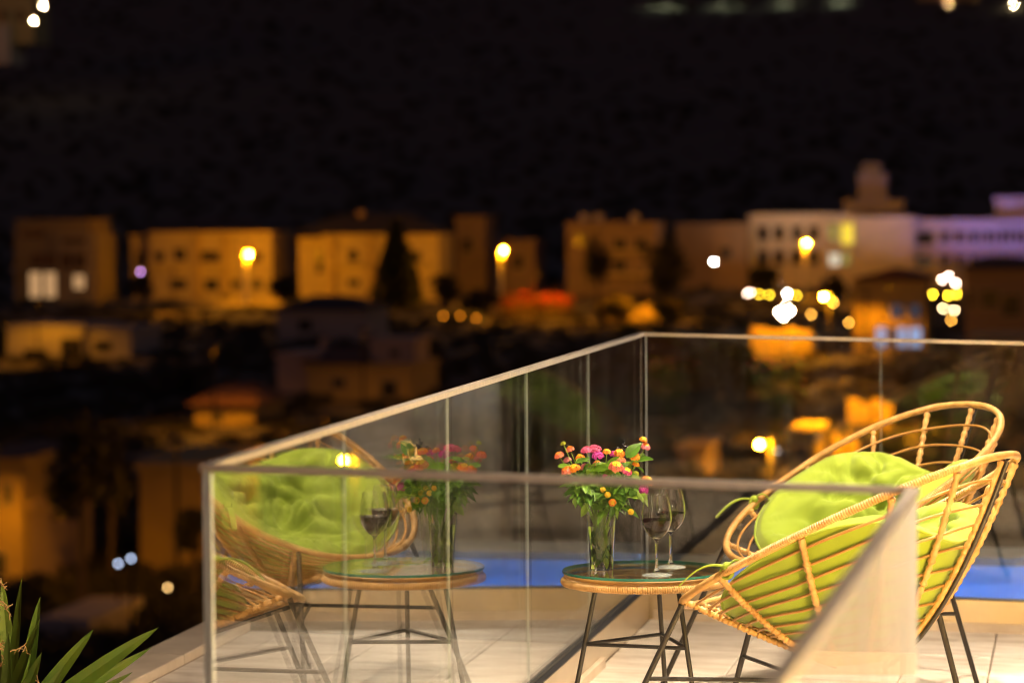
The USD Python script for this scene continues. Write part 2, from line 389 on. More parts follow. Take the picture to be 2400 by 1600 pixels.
def hoop(ph):
    u = np.sign(np.cos(ph)) * HA * np.abs(np.cos(ph) + 1e-9) ** HE; v = np.sign(np.sin(ph)) * HB * np.abs(np.sin(ph) + 1e-9) ** HE
    return np.stack([u * math.cos(HT), v, HZ - u * math.sin(HT)], -1)


CB = np.array([-.02, 0, .305])


def shell(ph, r):
    ph, r = np.broadcast_arrays(np.asarray(ph, float), np.asarray(r, float))
    H = hoop(ph); c = np.cos(ph)
    e = .74 + .24 * np.maximum(c, 0) ** 2
    P = np.empty(ph.shape + (3,))
    P[..., :2] = CB[:2] + (H[..., :2] - CB[:2]) * (r ** e)[..., None]
    P[..., 2] = CB[2] + (H[..., 2] - CB[2]) * r ** (1 + .45 * (1 - np.maximum(c, 0)))
    return P


def shell_n(ph, r):
    a = shell(ph + .01, r) - shell(ph - .01, r); b = shell(ph, np.minimum(r + .01, 1.02)) - shell(ph, r - .01)
    n = np.cross(b, a); n /= np.linalg.norm(n, axis=-1, keepdims=True) + 1e-9
    return np.where(n[..., 2:3] < 0, -n, n)


def make_chair(label, loc, rz):
    t = thing('cane_chair', label, 'chair', loc, rz, 'rattan chairs on the terrace')
    ph = np.linspace(0, 2 * PI, 20000); P = hoop(ph); s = np.concatenate([[0], np.cumsum(np.linalg.norm(np.diff(P, axis=0), axis=1))])
    L = s[-1]; nw = int(L / .0068); k = np.arange(nw * 5) / (nw * 5) * L
    pts = np.stack([np.interp(k, s, P[:, i]) for i in range(3)], 1); pk = np.interp(k, s, ph)
    amp = .24 * np.clip((np.abs(np.angle(np.exp(1j * pk))) - .5) / .2, .08, 1) * np.clip((np.abs(np.angle(np.exp(1j * (pk - PI)))) - .28) / .2, .08, 1)
    r = .0098 * (1 + amp * (np.abs(np.sin(PI * k / L * nw)) - .6)) * (1 + .04 * np.sin(k * 31))
    obj('rim', tube(pts, r, 12, True), RATTAN, t, smooth=60)
    ribs = [0, 35, 66, 96, 127, 154, 180, 206, 233, 264, 294, 325]
    for a in ribs:
        a = math.radians(a); rr = np.linspace(.985, .16, 90)
        p = shell(np.full(90, a), rr); n = shell_n(np.full(90, a), rr)
        rad = .0086 * (1 + .18 * np.sin(np.arange(90) * 1.9) + .10 * nrg.normal(size=90))
        obj('rib', tube(p - n * .002, rad, 8), RATTAN, t, smooth=50)
        # binding knots where the rods cross
    for k, q in enumerate(np.linspace(.92, .22, 10)):
        a = np.linspace(0, 2 * PI, 121)[:-1]
        wob = q * (1 + .006 * np.sin(a * 5 + k * 2.1))
        obj('cane_rod', tube(shell(a, wob) + shell_n(a, wob) * .005, .0037, 6, True), RATTAN_ROD, t, smooth=60)
    obj('seat_ring', tube(shell(np.linspace(0, 2 * PI, 49)[:-1], np.full(48, .16)), .011, 8, True), RATTAN, t, smooth=60)
    # steel frame: rods under the shell, four legs, stretchers
    def rod(a, r0, r1, off=.016):
        a = math.radians(a); rr = np.linspace(r0, r1, 40); p = shell(np.full(40, a), rr); n = shell_n(np.full(40, a), rr); return p - n * off
    for a in (0, 180):
        obj('frame_rod', tube(rod(a, .99, .10), .0062, 10), STEEL_DARK, t, smooth=40)
    legs = []
    for a, foot in ((34, (.565, .30, 0)), (-34, (.565, -.30, 0))):
        top = hoop(np.array(math.radians(a))) + np.array([.004, 0, -.010]); f = np.array(foot)
        legs.append((top, f)); obj('leg', tube([top, top * .5 + f * .5, f], .0078, 10), STEEL_DARK, t)
    for a, foot in ((150, (-.27, .22, 0)), (-150, (-.27, -.22, 0))):
        top = shell(math.radians(a), .42) + np.array([0, 0, -.012]); f = np.array(foot)
        legs.append((top, f)); obj('leg', tube([top, top * .5 + f * .5, f], .0078, 10), STEEL_DARK, t)
    for top, f in legs:
        obj('foot_cap', tube([f, f + np.array([0, 0, .022])], .0115, 10), GASKET, t)
    at_z = lambda i, z: legs[i][0] + (legs[i][1] - legs[i][0]) * ((legs[i][0][2] - z) / (legs[i][0][2] - legs[i][1][2]))
    for i, j in ((0, 3), (1, 2)):
        obj('stretcher', tube([at_z(i, .27), [at_z(i, .27)[0] * .5 + at_z(j, .25)[0] * .5, 0, .262], at_z(j, .25)], .0058, 8), STEEL_DARK, t)
    return t


def make_cushion(label, loc, rz, seed, puff):
    t = thing('seat_cushion', label, 'cushion', loc, rz)
    na, nr = 200, 56
    a = np.linspace(0, 2 * PI, na + 1)[:-1]
    c = np.cos(a)
    rmax = np.where(c > 0, .97 - .36 * c ** 2, .97 - .27 * c ** 2)
    u = np.linspace(0, 1, nr + 1)[1:]
    A, U = np.meshgrid(a, u); R = U * rmax[None]
    P = shell(A, np.maximum(R, .05)); N = shell_n(A, np.maximum(R, .05))
    low = P + N * .011
    T = (.055 + puff * (.55 + .45 * (1 - np.cos(A)) / 2)) * np.sqrt(np.clip(1 - U ** 5, 0, 1))
    wr = meshkit.fbm(np.stack([P[..., 0] * 5, P[..., 1] * 5, P[..., 2] * 5], -1), 3, seed)
    w2 = meshkit.noise(np.stack([P[..., 0] * 9 + P[..., 1] * 6, P[..., 1] * 13, P[..., 2] * 9], -1), seed + 5)
    fold = np.abs(w2 - .5) * 2
    tie = sum(np.exp(-((np.angle(np.exp(1j * (A - s * 1.2))) / .5) ** 2)) * np.clip(U - .35, 0, 1) for s in (-1, 1))
    T = T * (.72 + .56 * wr) - .045 * (1 - fold) ** 4 * np.clip(U * 1.6, 0, 1) * (1 - U ** 8) - .05 * tie * (1 - U ** 8)
    wx = meshkit.noise(P * 3.1, seed + 21) - .5
    for fr_, am, ex in ((4.2, .034, 5), (9.5, .015, 4)):
        cr = meshkit.noise(np.stack([P[..., 0] * fr_ + 4 * wx, P[..., 1] * fr_ * 1.5 - 3 * wx, P[..., 2] * fr_ * .8], -1), seed + int(fr_))
        T = T - am * (1 - np.abs(2 * cr - 1)) ** ex * np.clip(U * 2, .3, 1) * (1 - U ** 8)
    T = np.maximum(T, .012 * np.sqrt(np.clip(1 - U ** 6, 0, 1)))
    up = N * .72 + np.array([0, 0, .28]); up /= np.linalg.norm(up, axis=-1, keepdims=True)
    low = low + N * (.006 * meshkit.noise(P * 16, seed + 9))[..., None]
    top = low + up * T[..., None]
    v = np.vstack([low.reshape(-1, 3), top.reshape(-1, 3), shell(0, .05)[None] + [0, 0, .011], top[0].mean(0)[None]])
    f = []
    for base, flip in ((0, True), (na * nr, False)):
        i = np.arange(nr - 1)[:, None] * na + base; j = np.arange(na)[None]
        q = np.stack([i + j, i + (j + 1) % na, i + na + (j + 1) % na, i + na + j], -1).reshape(-1, 4)
        f.append(tri((v, q if flip else q[:, ::-1]))[1])
    j = np.arange(na); n0 = 2 * na * nr
    f.append(np.stack([(j + 1) % na, j, np.full(na, n0)], 1)); f.append(np.stack([na * nr + j, na * nr + (j + 1) % na, np.full(na, n0 + 1)], 1))
    e = (nr - 1) * na
    f.append(tri((v, np.stack([e + j, e + (j + 1) % na, na * nr + e + (j + 1) % na, na * nr + e + j], 1)))[1])
    m = trimesh.Trimesh(v, np.vstack(f), process=False); m.fix_normals()
    obj('pad', m, CUSHION, t, smooth=True)
    ed = (low[-1] * .5 + top[-1] * .5); obj('piping', tube(ed, .0042, 6, True), CUSHION, t, smooth=60)
    for s in (1, -1):
        k = hoop(np.array(s * 1.22)); out = np.array([0, s, 0])
        knot = k + np.array([0, 0, .013])
        rg = random.Random(seed + s)
        obj('tie', cat_([ball(knot, .0125, 2), tube([k + np.array([.016 * math.cos(q), 0, .016 * math.sin(q)]) for q in np.linspace(0, 2 * PI, 13)], .0055, 6)]), CUSHION, t, smooth=50)
        d = np.array([.9, .35 * s, -.25]); d /= np.linalg.norm(d)
        for dd, ln in ((d, .125), (np.array([-.75, -.55 * s, .1]), .06)):
            q = np.linspace(0, 1, 9)[:, None]; path = knot + q * dd * ln + np.array([0, 0, 1]) * (.018 * np.sin(q * PI) - .02 * q * q)
            side = np.cross(dd, [0, 0, 1]); side /= np.linalg.norm(side); wd = .0085
            th = np.array([0, 0, .0022])
            ring = np.stack([path - side * wd - th, path + side * wd - th, path + side * wd + th, path - side * wd + th], 1).reshape(-1, 3)
            ff = [[4 * i + j2, 4 * i + (j2 + 1) % 4, 4 * i + 4 + (j2 + 1) % 4, 4 * i + 4 + j2] for i in range(8) for j2 in range(4)] + [[0, 3, 2, 1], [32, 33, 34, 35]]
            obj('tie_strap', (ring, np.array(ff)), CUSHION, t)
    return t


C1, C2 = ((-.5965, 8.058), 2.714), ((-.652, 9.493), 3.918)
ch = make_chair('near rattan tub chair seen from its outer side, behind the corner of the glass', (*C1[0], fz(C1[0][0])), C1[1])
dup(ch, 'far rattan tub chair whose open oval rim faces the table', (*C2[0], fz(C2[0][0])), C2[1])
make_cushion('lime green cushion tied inside the near chair, seen through its canes', (*C1[0], fz(C1[0][0])), C1[1], 3, .085)
make_cushion('lime green cushion puffed up and tied inside the far chair', (*C2[0], fz(C2[0][0])), C2[1], 11, .096)

# ------------------------------------------------------------------ table
TX, TY, TZ = -1.197, 8.622, .459
tb = thing('side_table', 'round rattan side table with a clear glass top on thin black legs', 'table', (TX, TY, fz(TX)), 0)
h = TZ - fz(TX)
prof = [(0, h - .007), (.221, h - .007), (.2255, h - .0055), (.2265, h - .0035), (.2255, h - .0012), (.2235, h), (0, h)]
obj('glass_top', lathe([(0, h - .007), (.2252, h - .007), (.2252, h), (0, h)], 96), TABLE_GLASS, tb)
obj('glass_edge', lathe([(.2253, h - .0071), (.2262, h - .006), (.2264, h - .0035), (.2260, h - .0012), (.2253, h + .0001)], 96, True), EDGE_GREEN, tb)
q = np.linspace(0, 2 * PI, 211 * 6 + 1)[:-1]
ring = lambda R, z: np.stack([R * np.cos(q), R * np.sin(q), np.full_like(q, z)], 1)
obj('rim', tube(ring(.2205, h - .0315), .0098 * (1 + .22 * (np.abs(np.sin(q * 211 / 2)) - .6)), 12, True), RATTAN, tb, smooth=60)
obj('cane_ring', tube(ring(.2165, h - .0135)[::6], .0052, 8, True), RATTAN_ROD, tb, smooth=60)
for R in (.045, .085, .125, .165):
    obj('cane_ring', tube(ring(R, h - .024)[::12], .0042, 6, True), RATTAN_ROD, tb, smooth=60)
for k in range(36):
    a = k * PI / 18; c, s = math.cos(a), math.sin(a)
    obj('spoke', tube([(.03 * c, .03 * s, h - .030), (.12 * c, .12 * s, h - .030), (.214 * c, .214 * s, h - .029)], .0034, 6), RATTAN_ROD, tb)
q2 = [math.radians(x) for x in (201, 81, 321)]
leg_at = lambda a, z: np.array([(.137 + (.42 - z) * .205) * math.cos(a), (.137 + (.42 - z) * .205) * math.sin(a), z])
for a in q2:
    obj('leg', tube([leg_at(a, h - .038), leg_at(a, .2), leg_at(a, 0)], .0068, 10), STEEL_DARK, tb)
    obj('foot_cap', tube([leg_at(a, 0), leg_at(a, .022)], .0105, 10), GASKET, tb)
for k in range(3):
    obj('stretcher', tube([leg_at(q2[k], .266), leg_at(q2[(k + 1) % 3], .266)], .0055, 8), STEEL_DARK, tb)
obj('frame_ring', tube([(.137 * math.cos(x), .137 * math.sin(x), h - .042) for x in np.linspace(0, 2 * PI, 37)[:-1]], .006, 8, True), STEEL_DARK, tb)

# ------------------------------------------------------------------ wine glasses
wg = thing('wine_glass', 'front wine glass a third full of dark red wine, nearer the camera', 'wine glass', (-1.144, 8.49, TZ + .0004), 0, 'wine glasses on the table')
outer = [(.0, .0), (.0405, .0), (.0413, .0012), (.038, .0025), (.022, .0050), (.011, .009), (.0055, .017), (.0038, .032), (.0034, .060), (.0036, .084), (.0055, .095), (.012, .1015), (.022, .109), (.032, .122), (.0385, .137), (.0412, .152), (.0402, .172), (.0366, .195), (.0310, .2195)]
inner = [(.0299, .2195), (.0354, .195), (.0390, .172), (.0400, .152), (.0373, .1375), (.0308, .123), (.021, .1105), (.011, .1037), (0, .1022)]
obj('goblet', lathe([(0, .0075)] + outer[5:] + inner, 64), CRYSTAL, wg, smooth=40)
obj('foot', lathe([(0, 0), (.0405, 0), (.0413, .0012), (.038, .0025), (.022, .0050), (.0105, .0072), (0, .0073)], 64), FOOT, wg, smooth=40)
wl = .1525
obj('wine', lathe([(0, .1025), (.0107, .1041), (.0207, .1109), (.0305, .1234), (.0370, .1378), (.0397, .1515), (.0392, wl), (0, wl)], 64), WINE, wg, smooth=40)
dup(wg, 'back wine glass with dark red wine, half hidden behind the other', (-1.131, 8.684, TZ + .0004), 1.0)

# ------------------------------------------------------------------ vase and bouquet
VX, VY = -1.3126, 8.603
vs = thing('vase', 'tall clear tumbler vase filled with water and stems', 'vase', (VX, VY, TZ + .0004))
obj('tumbler', lathe([(0, 0), (.0300, 0), (.0315, .002), (.0345, .07), (.0412, .150), (.0405, .1508), (.0390, .150), (.0326, .07), (.0295, .016), (0, .014)], 48), CRYSTAL, vs, smooth=40)
obj('water', lathe([(0, .0145), (.0291, .0165), (.0322, .07), (.0366, .121), (.0362, .1215), (0, .1215)], 48), WATER_GLASS, vs, smooth=40)

bq = thing('flower_bouquet', 'bunch of pink and orange lantana sprigs with green leaves in the vase', 'flowers', (VX, VY, TZ))


def leaf(c, d, n, L, W, fold=.25, droop=.25):
    """an ovate leaf from c along d, its upper side towards n"""
    d = np.asarray(d, float); d /= np.linalg.norm(d); s = np.cross(d, n); s /= np.linalg.norm(s) + 1e-9; n = np.cross(s, d)
    u = np.array([0, .12, .3, .5, .7, .87, 1.0]); w = W / 2 * np.array([.08, .62, .98, .95, .66, .30, .01])
    mid = c + u[:, None] * d * L - n * (droop * L * u ** 2)[:, None]
    lt, rt = mid + s * w[:, None] + n * (fold * w)[:, None], mid - s * w[:, None] + n * (fold * w)[:, None]
    v = np.vstack([lt, mid, rt]); k = 7
    f = [[i, i + 1, k + i + 1, k + i] for i in range(6)] + [[k + i, k + i + 1, 2 * k + i + 1, 2 * k + i] for i in range(6)]
    return v, np.array(f)


def flower(c, d, r, col, parent, label=None, core=None):
    """a lantana head: a dome of small five-lobed florets, the inner ones of another colour"""
    d = np.asarray(d, float); d /= np.linalg.norm(d); a = np.cross(d, [.3, .2, .9]); a /= np.linalg.norm(a); b = np.cross(d, a)
    sets = {'o': [], 'i': []}
    for ringn, (th, n) in enumerate(((.0, 1), (.45, 6), (.85, 10), (1.2, 13))):
        for k in range(n):
            f = k * 2 * PI / n + ringn * .5 + rng.uniform(-.15, .15); tt = th + rng.uniform(-.07, .07)
            o = d * math.cos(tt) + (a * math.cos(f) + b * math.sin(f)) * math.sin(tt)
            p = c + o * r * rng.uniform(.92, 1.06); x = np.cross(o, d + .3 * a); x /= np.linalg.norm(x) + 1e-9; y = np.cross(o, x); fr = r * rng.uniform(.30, .42)
            pts = [p + o * fr * .15] + [p + (x * math.cos(g) + y * math.sin(g)) * fr * (1.0 if m % 2 == 0 else .62) + o * fr * .25 for m, g in enumerate(np.arange(10) * PI / 5)] + [p - o * r * .45]
            pts = np.array(pts); fc = [[0, 1 + m, 1 + (m + 1) % 10] for m in range(10)] + [[11, 1 + (m + 1) % 10, 1 + m] for m in range(10)]
            sets['i' if (core and th < .6) else 'o'].append((pts, np.array(fc)))
    h_ = obj('flower_head', cat_(sets['o']), PETAL[col], parent, label=label)
    if core and sets['i']: obj('inner_florets', cat_(sets['i']), PETAL[core], h_)


MOUTH = np.array([0, 0, .150])
def bpx(x, y, dy=0.): return at(x, y, VY + dy) - np.array([VX, VY, TZ])
heads = [(1321, 1041, .006, 'bud', None, 0), (1337, 1056, .010, 'coral', 'orange', .01), (1312, 1070, .011, 'coral', 'orange', -.01), (1331, 1081, .009, 'rose', None, .02), (1331, 1107, .0135, 'coral', 'orange', -.03), (1348, 1101, .0125, 'orange', 'yellow', -.035),
         (1375, 1058, .0115, 'pink', None, .0), (1394, 1057, .014, 'pink', None, .015), (1402, 1072, .013, 'magenta', None, -.005), (1422, 1061, .009, 'orange', 'yellow', .0), (1439, 1067, .010, 'magenta', None, .01), (1451, 1066, .0125, 'orange', 'yellow', -.01), (1484, 1068, .0125, 'pink', 'orange', -.01), (1486, 1073, .012, 'orange', 'yellow', -.015), (1490, 1090, .008, 'orange', 'yellow', .0),
         (1443, 1098, .0155, 'coral', 'yellow', -.045), (1469, 1108, .0115, 'pink', 'yellow', -.03), (1507, 1033, .009, 'orange', 'yellow', .02), (1511, 1050, .0115, 'rose', 'orange', .02), (1515, 1130, .013, 'orange', 'yellow', .01), (1508, 1146, .011, 'magenta', None, .01), (1372, 1098, .011, 'rose', None, .02), (1420, 1120, .009, 'pink', None, .0), (1489, 1112, .008, 'bud', None, .0),
         (1413, 1147, .006, 'yellow', None, -.05), (1424, 1159, .0065, 'yellow', None, -.05), (1435, 1177, .0078, 'orange', 'yellow', -.05), (1478, 1199, .0065, 'yellow', None, -.03), (1400, 1090, .010, 'pink', 'orange', .05), (1456, 1082, .010, 'coral', 'orange', .055), (1360, 1075, .010, 'orange', 'yellow', .055)]
stems = []
for i, (x, y, r, col, core, dy) in enumerate(heads):
    p = bpx(x, y, dy); r *= 1.2; d = p - MOUTH; d /= np.linalg.norm(d); low = y > 1140
    dd = d * .6 + np.array([0, -.35, .45]) if not low else np.array([d[0] * .5, -.9, .15])
    nm = {'pink': 'pink', 'magenta': 'magenta', 'coral': 'coral pink', 'orange': 'orange', 'yellow': 'yellow', 'rose': 'dusty pink', 'bud': 'green yellow budding'}[col]
    flower(p, dd, r, col, bq, nm + ' flower head' + (' with ' + core + ' centre' if core else ''), core)
    m = np.array([p[0] * .25, p[1] * .25, .150]) + nrg.normal(0, .006, 3) * [1, 1, 0]; m[:2] *= min(1, .030 / (np.linalg.norm(m[:2]) + 1e-9))
    b0 = np.array([-m[0] * .6, -m[1] * .6, .022 + rng.uniform(0, .02)])
    kink = m * .45 + p * .55 + np.array([0, 0, .015 if not low else .03])
    t_ = np.linspace(0, 1, 14)[:, None]
    path = np.vstack([b0 + (m - b0) * np.linspace(0, 1, 5)[:, None][:-1], (1 - t_) ** 2 * m + 2 * t_ * (1 - t_) * kink + t_ ** 2 * (p - dd / np.linalg.norm(dd) * r * .4)])
    obj('stem', tube(path, np.linspace(.0019, .0011, len(path)), 6), STEM, bq); stems.append(path)
for (x, y, dy) in ((1465, 1050, .0), (1446, 1054, .01), (1462, 1043, .005)):     # dark berry clusters
    c = bpx(x, y, dy)
    obj('berry_cluster', cat_([ball(c + nrg.normal(0, .0045, 3), .0032, 1) for _ in range(11)]), BERRY, bq, smooth=True, label='cluster of dark berries')
    obj('stem', tube([MOUTH + [.01, 0, 0], (MOUTH + c) / 2 + [0, 0, .02], c], .0011, 5), STEM, bq)
key = [(1307, 1092, 1338, 1090, .012), (1349, 1084, 1378, 1070, .011), (1375, 1112, 1392, 1085, .012), (1388, 1102, 1430, 1088, .018), (1468, 1072, 1498, 1038, .026), (1472, 1060, 1497, 1080, .02), (1420, 1095, 1442, 1070, .014), (1318, 1136, 1365, 1126, .013), (1345, 1175, 1368, 1152, .022), (1383, 1185, 1425, 1178, .028), (1347, 1165, 1372, 1172, .018), (1358, 1208, 1380, 1182, .018), (1348, 1190, 1350, 1160, .010), (1490, 1170, 1478, 1140, .018), (1440, 1090, 1415, 1120, .016), (1458, 1200, 1475, 1185, .016), (1430, 1215, 1438, 1185, .012), (1447, 1212, 1443, 1180, .010), (1420, 1170, 1408, 1140, .016), (1405, 1158, 1392, 1140, .014)]
for k, (x0, y0, x1, y1, w) in enumerate(key):
    a, b = bpx(x0, y0, -.03 + .01 * (k % 4)), bpx(x1, y1, -.035 + .012 * (k % 3))
    obj('leaf', leaf(b if y0 > y1 + 5 and k > 7 else a, (a - b) if y0 > y1 + 5 and k > 7 else (b - a), np.array([.1, -.8, .55]), np.linalg.norm(b - a) * 1.12, w * 1.35), LEAFS[k % 3], bq)
for k in range(230):
    pth = stems[rng.randrange(len(stems))]; i = rng.randrange(7, 15); c = pth[i] + nrg.normal(0, .004, 3)
    a = rng.uniform(0, 2 * PI); out = np.array([math.cos(a), math.sin(a), rng.uniform(-.5, .35)])
    L = rng.uniform(.028, .055)
    obj('leaf', leaf(c, out, np.array([rng.uniform(-.4, .4), -.5, 1.]), L, L * rng.uniform(.45, .62), .3, rng.uniform(.1, .6)), LEAFS[rng.choice([0, 0, 1, 1, 2])], bq)
for k in range(64):                                                             # leaves and stalks under water
    a = rng.uniform(0, 2 * PI); rr = rng.uniform(.003, .019); z = rng.uniform(.03, .10)
    c = np.array([rr * math.cos(a), rr * math.sin(a), z])
    obj('leaf', leaf(c, np.array([math.cos(a) * .25, math.sin(a) * .25, rng.choice([-1, 1])]), np.array([math.cos(a), math.sin(a), .1]), rng.uniform(.022, .038), .017, .1, .05), LEAFS[rng.randrange(3)], bq)

# ------------------------------------------------------------------ yucca in the lower left corner
yu = thing('yucca', 'spiky green yucca plant with dry curling tendrils beside the stone coping', 'yucca', (-2.98, 7.95, -3.2))
YB = np.array([-2.98, 7.95, -3.2])
obj('trunk', tube([(0, 0, -.2), (.02, 0, 1.2), (.0, .02, 2.75)], [.09, .075, .06], 12), mat('yucca_trunk', (.12, .09, .06), .9, noise=(20, (.06, .05, .035))), yu)


def blade(a, b, w, droop=.0, tilt=0.):
    a, b = np.asarray(a), np.asarray(b); d = b - a; L = np.linalg.norm(d); d /= L
    view = FWD * -1; s = np.cross(d, view); s /= np.linalg.norm(s); n = np.cross(s, d)
    s2 = s * math.cos(tilt) + n * math.sin(tilt); n2 = np.cross(s2, d)
    u = np.linspace(0, 1, 13); wd = w / 2 * np.minimum(1, .55 + u * 1.6) * np.clip(1 - u ** 3.2, 0, 1) ** .8 * np.where(u > .97, .1, 1)
    mid = a + u[:, None] * d * L - np.array([0, 0, 1]) * (droop * L * u ** 2)[:, None]
    mid = mid + np.array([0, 0, 1]) * (droop * L * u)[:, None]
    lt, rt = mid + s2 * wd[:, None] + n2 * (.35 * wd)[:, None], mid - s2 * wd[:, None] + n2 * (.35 * wd)[:, None]
    bk = mid - n2 * .002
    v = np.vstack([lt, mid, rt, bk]); k = 13
    f = [[r0 * k + i, r0 * k + i + 1, r1 * k + i + 1, r1 * k + i] for r0, r1 in ((0, 1), (1, 2), (2, 3), (3, 0)) for i in range(12)]
    return v, np.array(f)


base = np.array([at(30, 1725, 7.95)])[0]
tips = [(51, 1353, -.10, 26), (94, 1398, .05, 26), (93, 1453, -.18, 27), (220, 1473, -.1, 28), (371, 1470, .0, 30), (354, 1517, .12, 24), (268, 1540, .16, 18), (98, 1528, -.22, 24), (4, 1355, .0, 26), (-30, 1400, .1, 26), (-80, 1450, -.1, 26), (150, 1560, -.25, 22), (20, 1480, -.28, 22), (-20, 1330, .2, 24), (60, 1590, -.3, 20), (310, 1575, -.16, 24), (-140, 1520, .1, 24)]
for k, (x, y, dy, w) in enumerate(tips):
    tip = at(x, y, 7.95 + dy); bb = base + np.array([rng.uniform(-.03, .03), dy * .2, rng.uniform(-.03, .03)])
    obj('leaf', tuple(np.asarray(z) if i else np.asarray(z) - YB for i, z in enumerate(blade(bb, tip, w * 8.1 / FPX * 1.5, .03 + .05 * (x > 150), rng.uniform(-.7, .7)))), YUCCA, yu)
for pts in ([(-10, 1402), (10, 1412), (16, 1424), (22, 1436)], [(-10, 1345), (3, 1366), (10, 1378)], [(-8, 1518), (20, 1526), (45, 1518), (56, 1512), (64, 1528)], [(-5, 1500), (2, 1510), (-4, 1525)], [(5, 1535), (12, 1548), (2, 1556)], [(78, 1640), (88, 1596), (94, 1605)]):
    p = np.array([at(x, y, 7.72 + .02 * i) for i, (x, y) in enumerate(pts)])
    tt = np.linspace(0, len(p) - 1, 16); pp = np.stack([np.interp(tt, np.arange(len(p)), p[:, i]) for i in range(3)], 1) + nrg.normal(0, .0016, (16, 3))
    parts = [tube(pp - YB, np.linspace(.0024, .0010, 16), 5)] + [tube([pp[i] - YB, pp[i] - YB + nrg.normal(0, .008, 3)], .0014, 4) for i in range(6, 16)]
    obj('dry_tendril', cat_(parts), DRY, yu)

# ================================================================== the valley and the town beyond
ZP = [(-60, -3.4), (14, -3.4), (30, -6), (60, -10.2), (80, -11.2), (100, -12), (150, -12.5), (250, -12.1), (380, -10.7), (430, -10), (500, -4), (600, 8), (800, 42), (1000, 84), (1300, 155), (1600, 190), (2200, 150)]
def ground(x, y):
    z = np.interp(y, [p[0] for p in ZP], [p[1] for p in ZP])
    return z + np.clip((np.asarray(y) - 60) / 400, 0, 1) * 3.0 * (meshkit.fbm(np.stack(np.broadcast_arrays(np.asarray(x) / 60., np.asarray(y) / 60., 0 * np.asarray(x, float)), -1), 3, 4) - .5)
rows = np.concatenate([np.linspace(-60, 60, 13), np.geomspace(66, 2200, 70)]); cols = np.linspace(-1.1, 1.1, 81)
GX, GY = cols[None] * (np.abs(rows[:, None]) * .55 + 60), np.repeat(rows[:, None], 81, 1)
gv = np.stack([GX, GY, ground(GX, GY)], -1).reshape(-1, 3); gi = (np.arange(len(rows) - 1)[:, None] * 81 + np.arange(80)[None]).ravel()
EARTH = mat('scrub_earth', (.080, .066, .052), .95, noise=(.05, (.115, .092, .068)))
obj('hillside', (gv, np.stack([gi, gi + 1, gi + 82, gi + 81], 1)), EARTH, smooth=True, kind='structure')

ASPH = mat('worn_asphalt', (.10, .095, .09), .9, noise=(.4, (.14, .13, .12)))
def road(name, pts, w):
    p = np.array(pts, float); q = np.linspace(0, len(p) - 1, 40); x, y = np.interp(q, np.arange(len(p)), p[:, 0]), np.interp(q, np.arange(len(p)), p[:, 1])
    d = np.gradient(np.stack([x, y], 1), axis=0); d /= np.linalg.norm(d, axis=1, keepdims=True); n = np.stack([-d[:, 1], d[:, 0]], 1)
    zz = ground(x, y) + .25
    v = np.vstack([np.column_stack([np.stack([x, y], 1) + s * n * w / 2, zz + h_]) for s, h_ in ((1, 0), (-1, 0), (1, -1), (-1, -1))]); k = 40
    f = [[a * k + i, b * k + i, b * k + i + 1, a * k + i + 1] for a, b in ((0, 1), (2, 0), (1, 3)) for i in range(39)]
    obj(name, (v, np.array(f)), ASPH, kind='structure')
def gx_(px, Y): return float(at(px, 800, Y)[0])
road('road', [(gx_(1300, 285), 285), (gx_(1600, 275), 275), (gx_(1850, 262), 262), (gx_(2040, 205), 205), (gx_(1985, 160), 160), (gx_(1960, 110), 110), (gx_(1960, 70), 70)], 9)
road('road', [(gx_(-100, 372), 372), (gx_(560, 370), 370), (gx_(1180, 372), 372), (gx_(1500, 378), 378), (gx_(1900, 384), 384), (gx_(2500, 392), 392)], 8)
road('road', [(gx_(-200, 120), 120), (gx_(60, 140), 140), (gx_(500, 185), 185), (gx_(800, 200), 200)], 7)

# --- buildings
PLASTER = {k: mat('plaster_' + k, c, .9, noise=(.35, tuple(.82 * x for x in c))) for k, c in dict(cream=(.50, .41, .20), white=(.60, .55, .50), pink=(.46, .36, .31), grey=(.34, .32, .34), ochre=(.45, .34, .13), brown=(.26, .19, .14)).items()}
ROOFT = mat('clay_roof', (.16, .075, .045), .85, noise=(.8, (.11, .05, .035)))
ROOFD = mat('dark_roof', (.05, .042, .045), .9)
DARKW = mat('dark_window', (.012, .013, .016), .12)
FRAME = mat('window_frame', (.30, .27, .24), .6)
LITW = {'warm': emit('lit_curtain', (1, .55, .24), .55), 'yellow': emit('lit_yellow_window', (1, .72, .06), 1.1), 'dimyellow': emit('lit_dim_window', (.75, .62, .16), .42), 'blue': emit('lit_blue_window', (.46, .62, 1.), .75), 'dimblue': emit('lit_dim_blue_window', (.30, .34, .50), .14), 'white': emit('lit_white_window', (1, .86, .62), .8)}


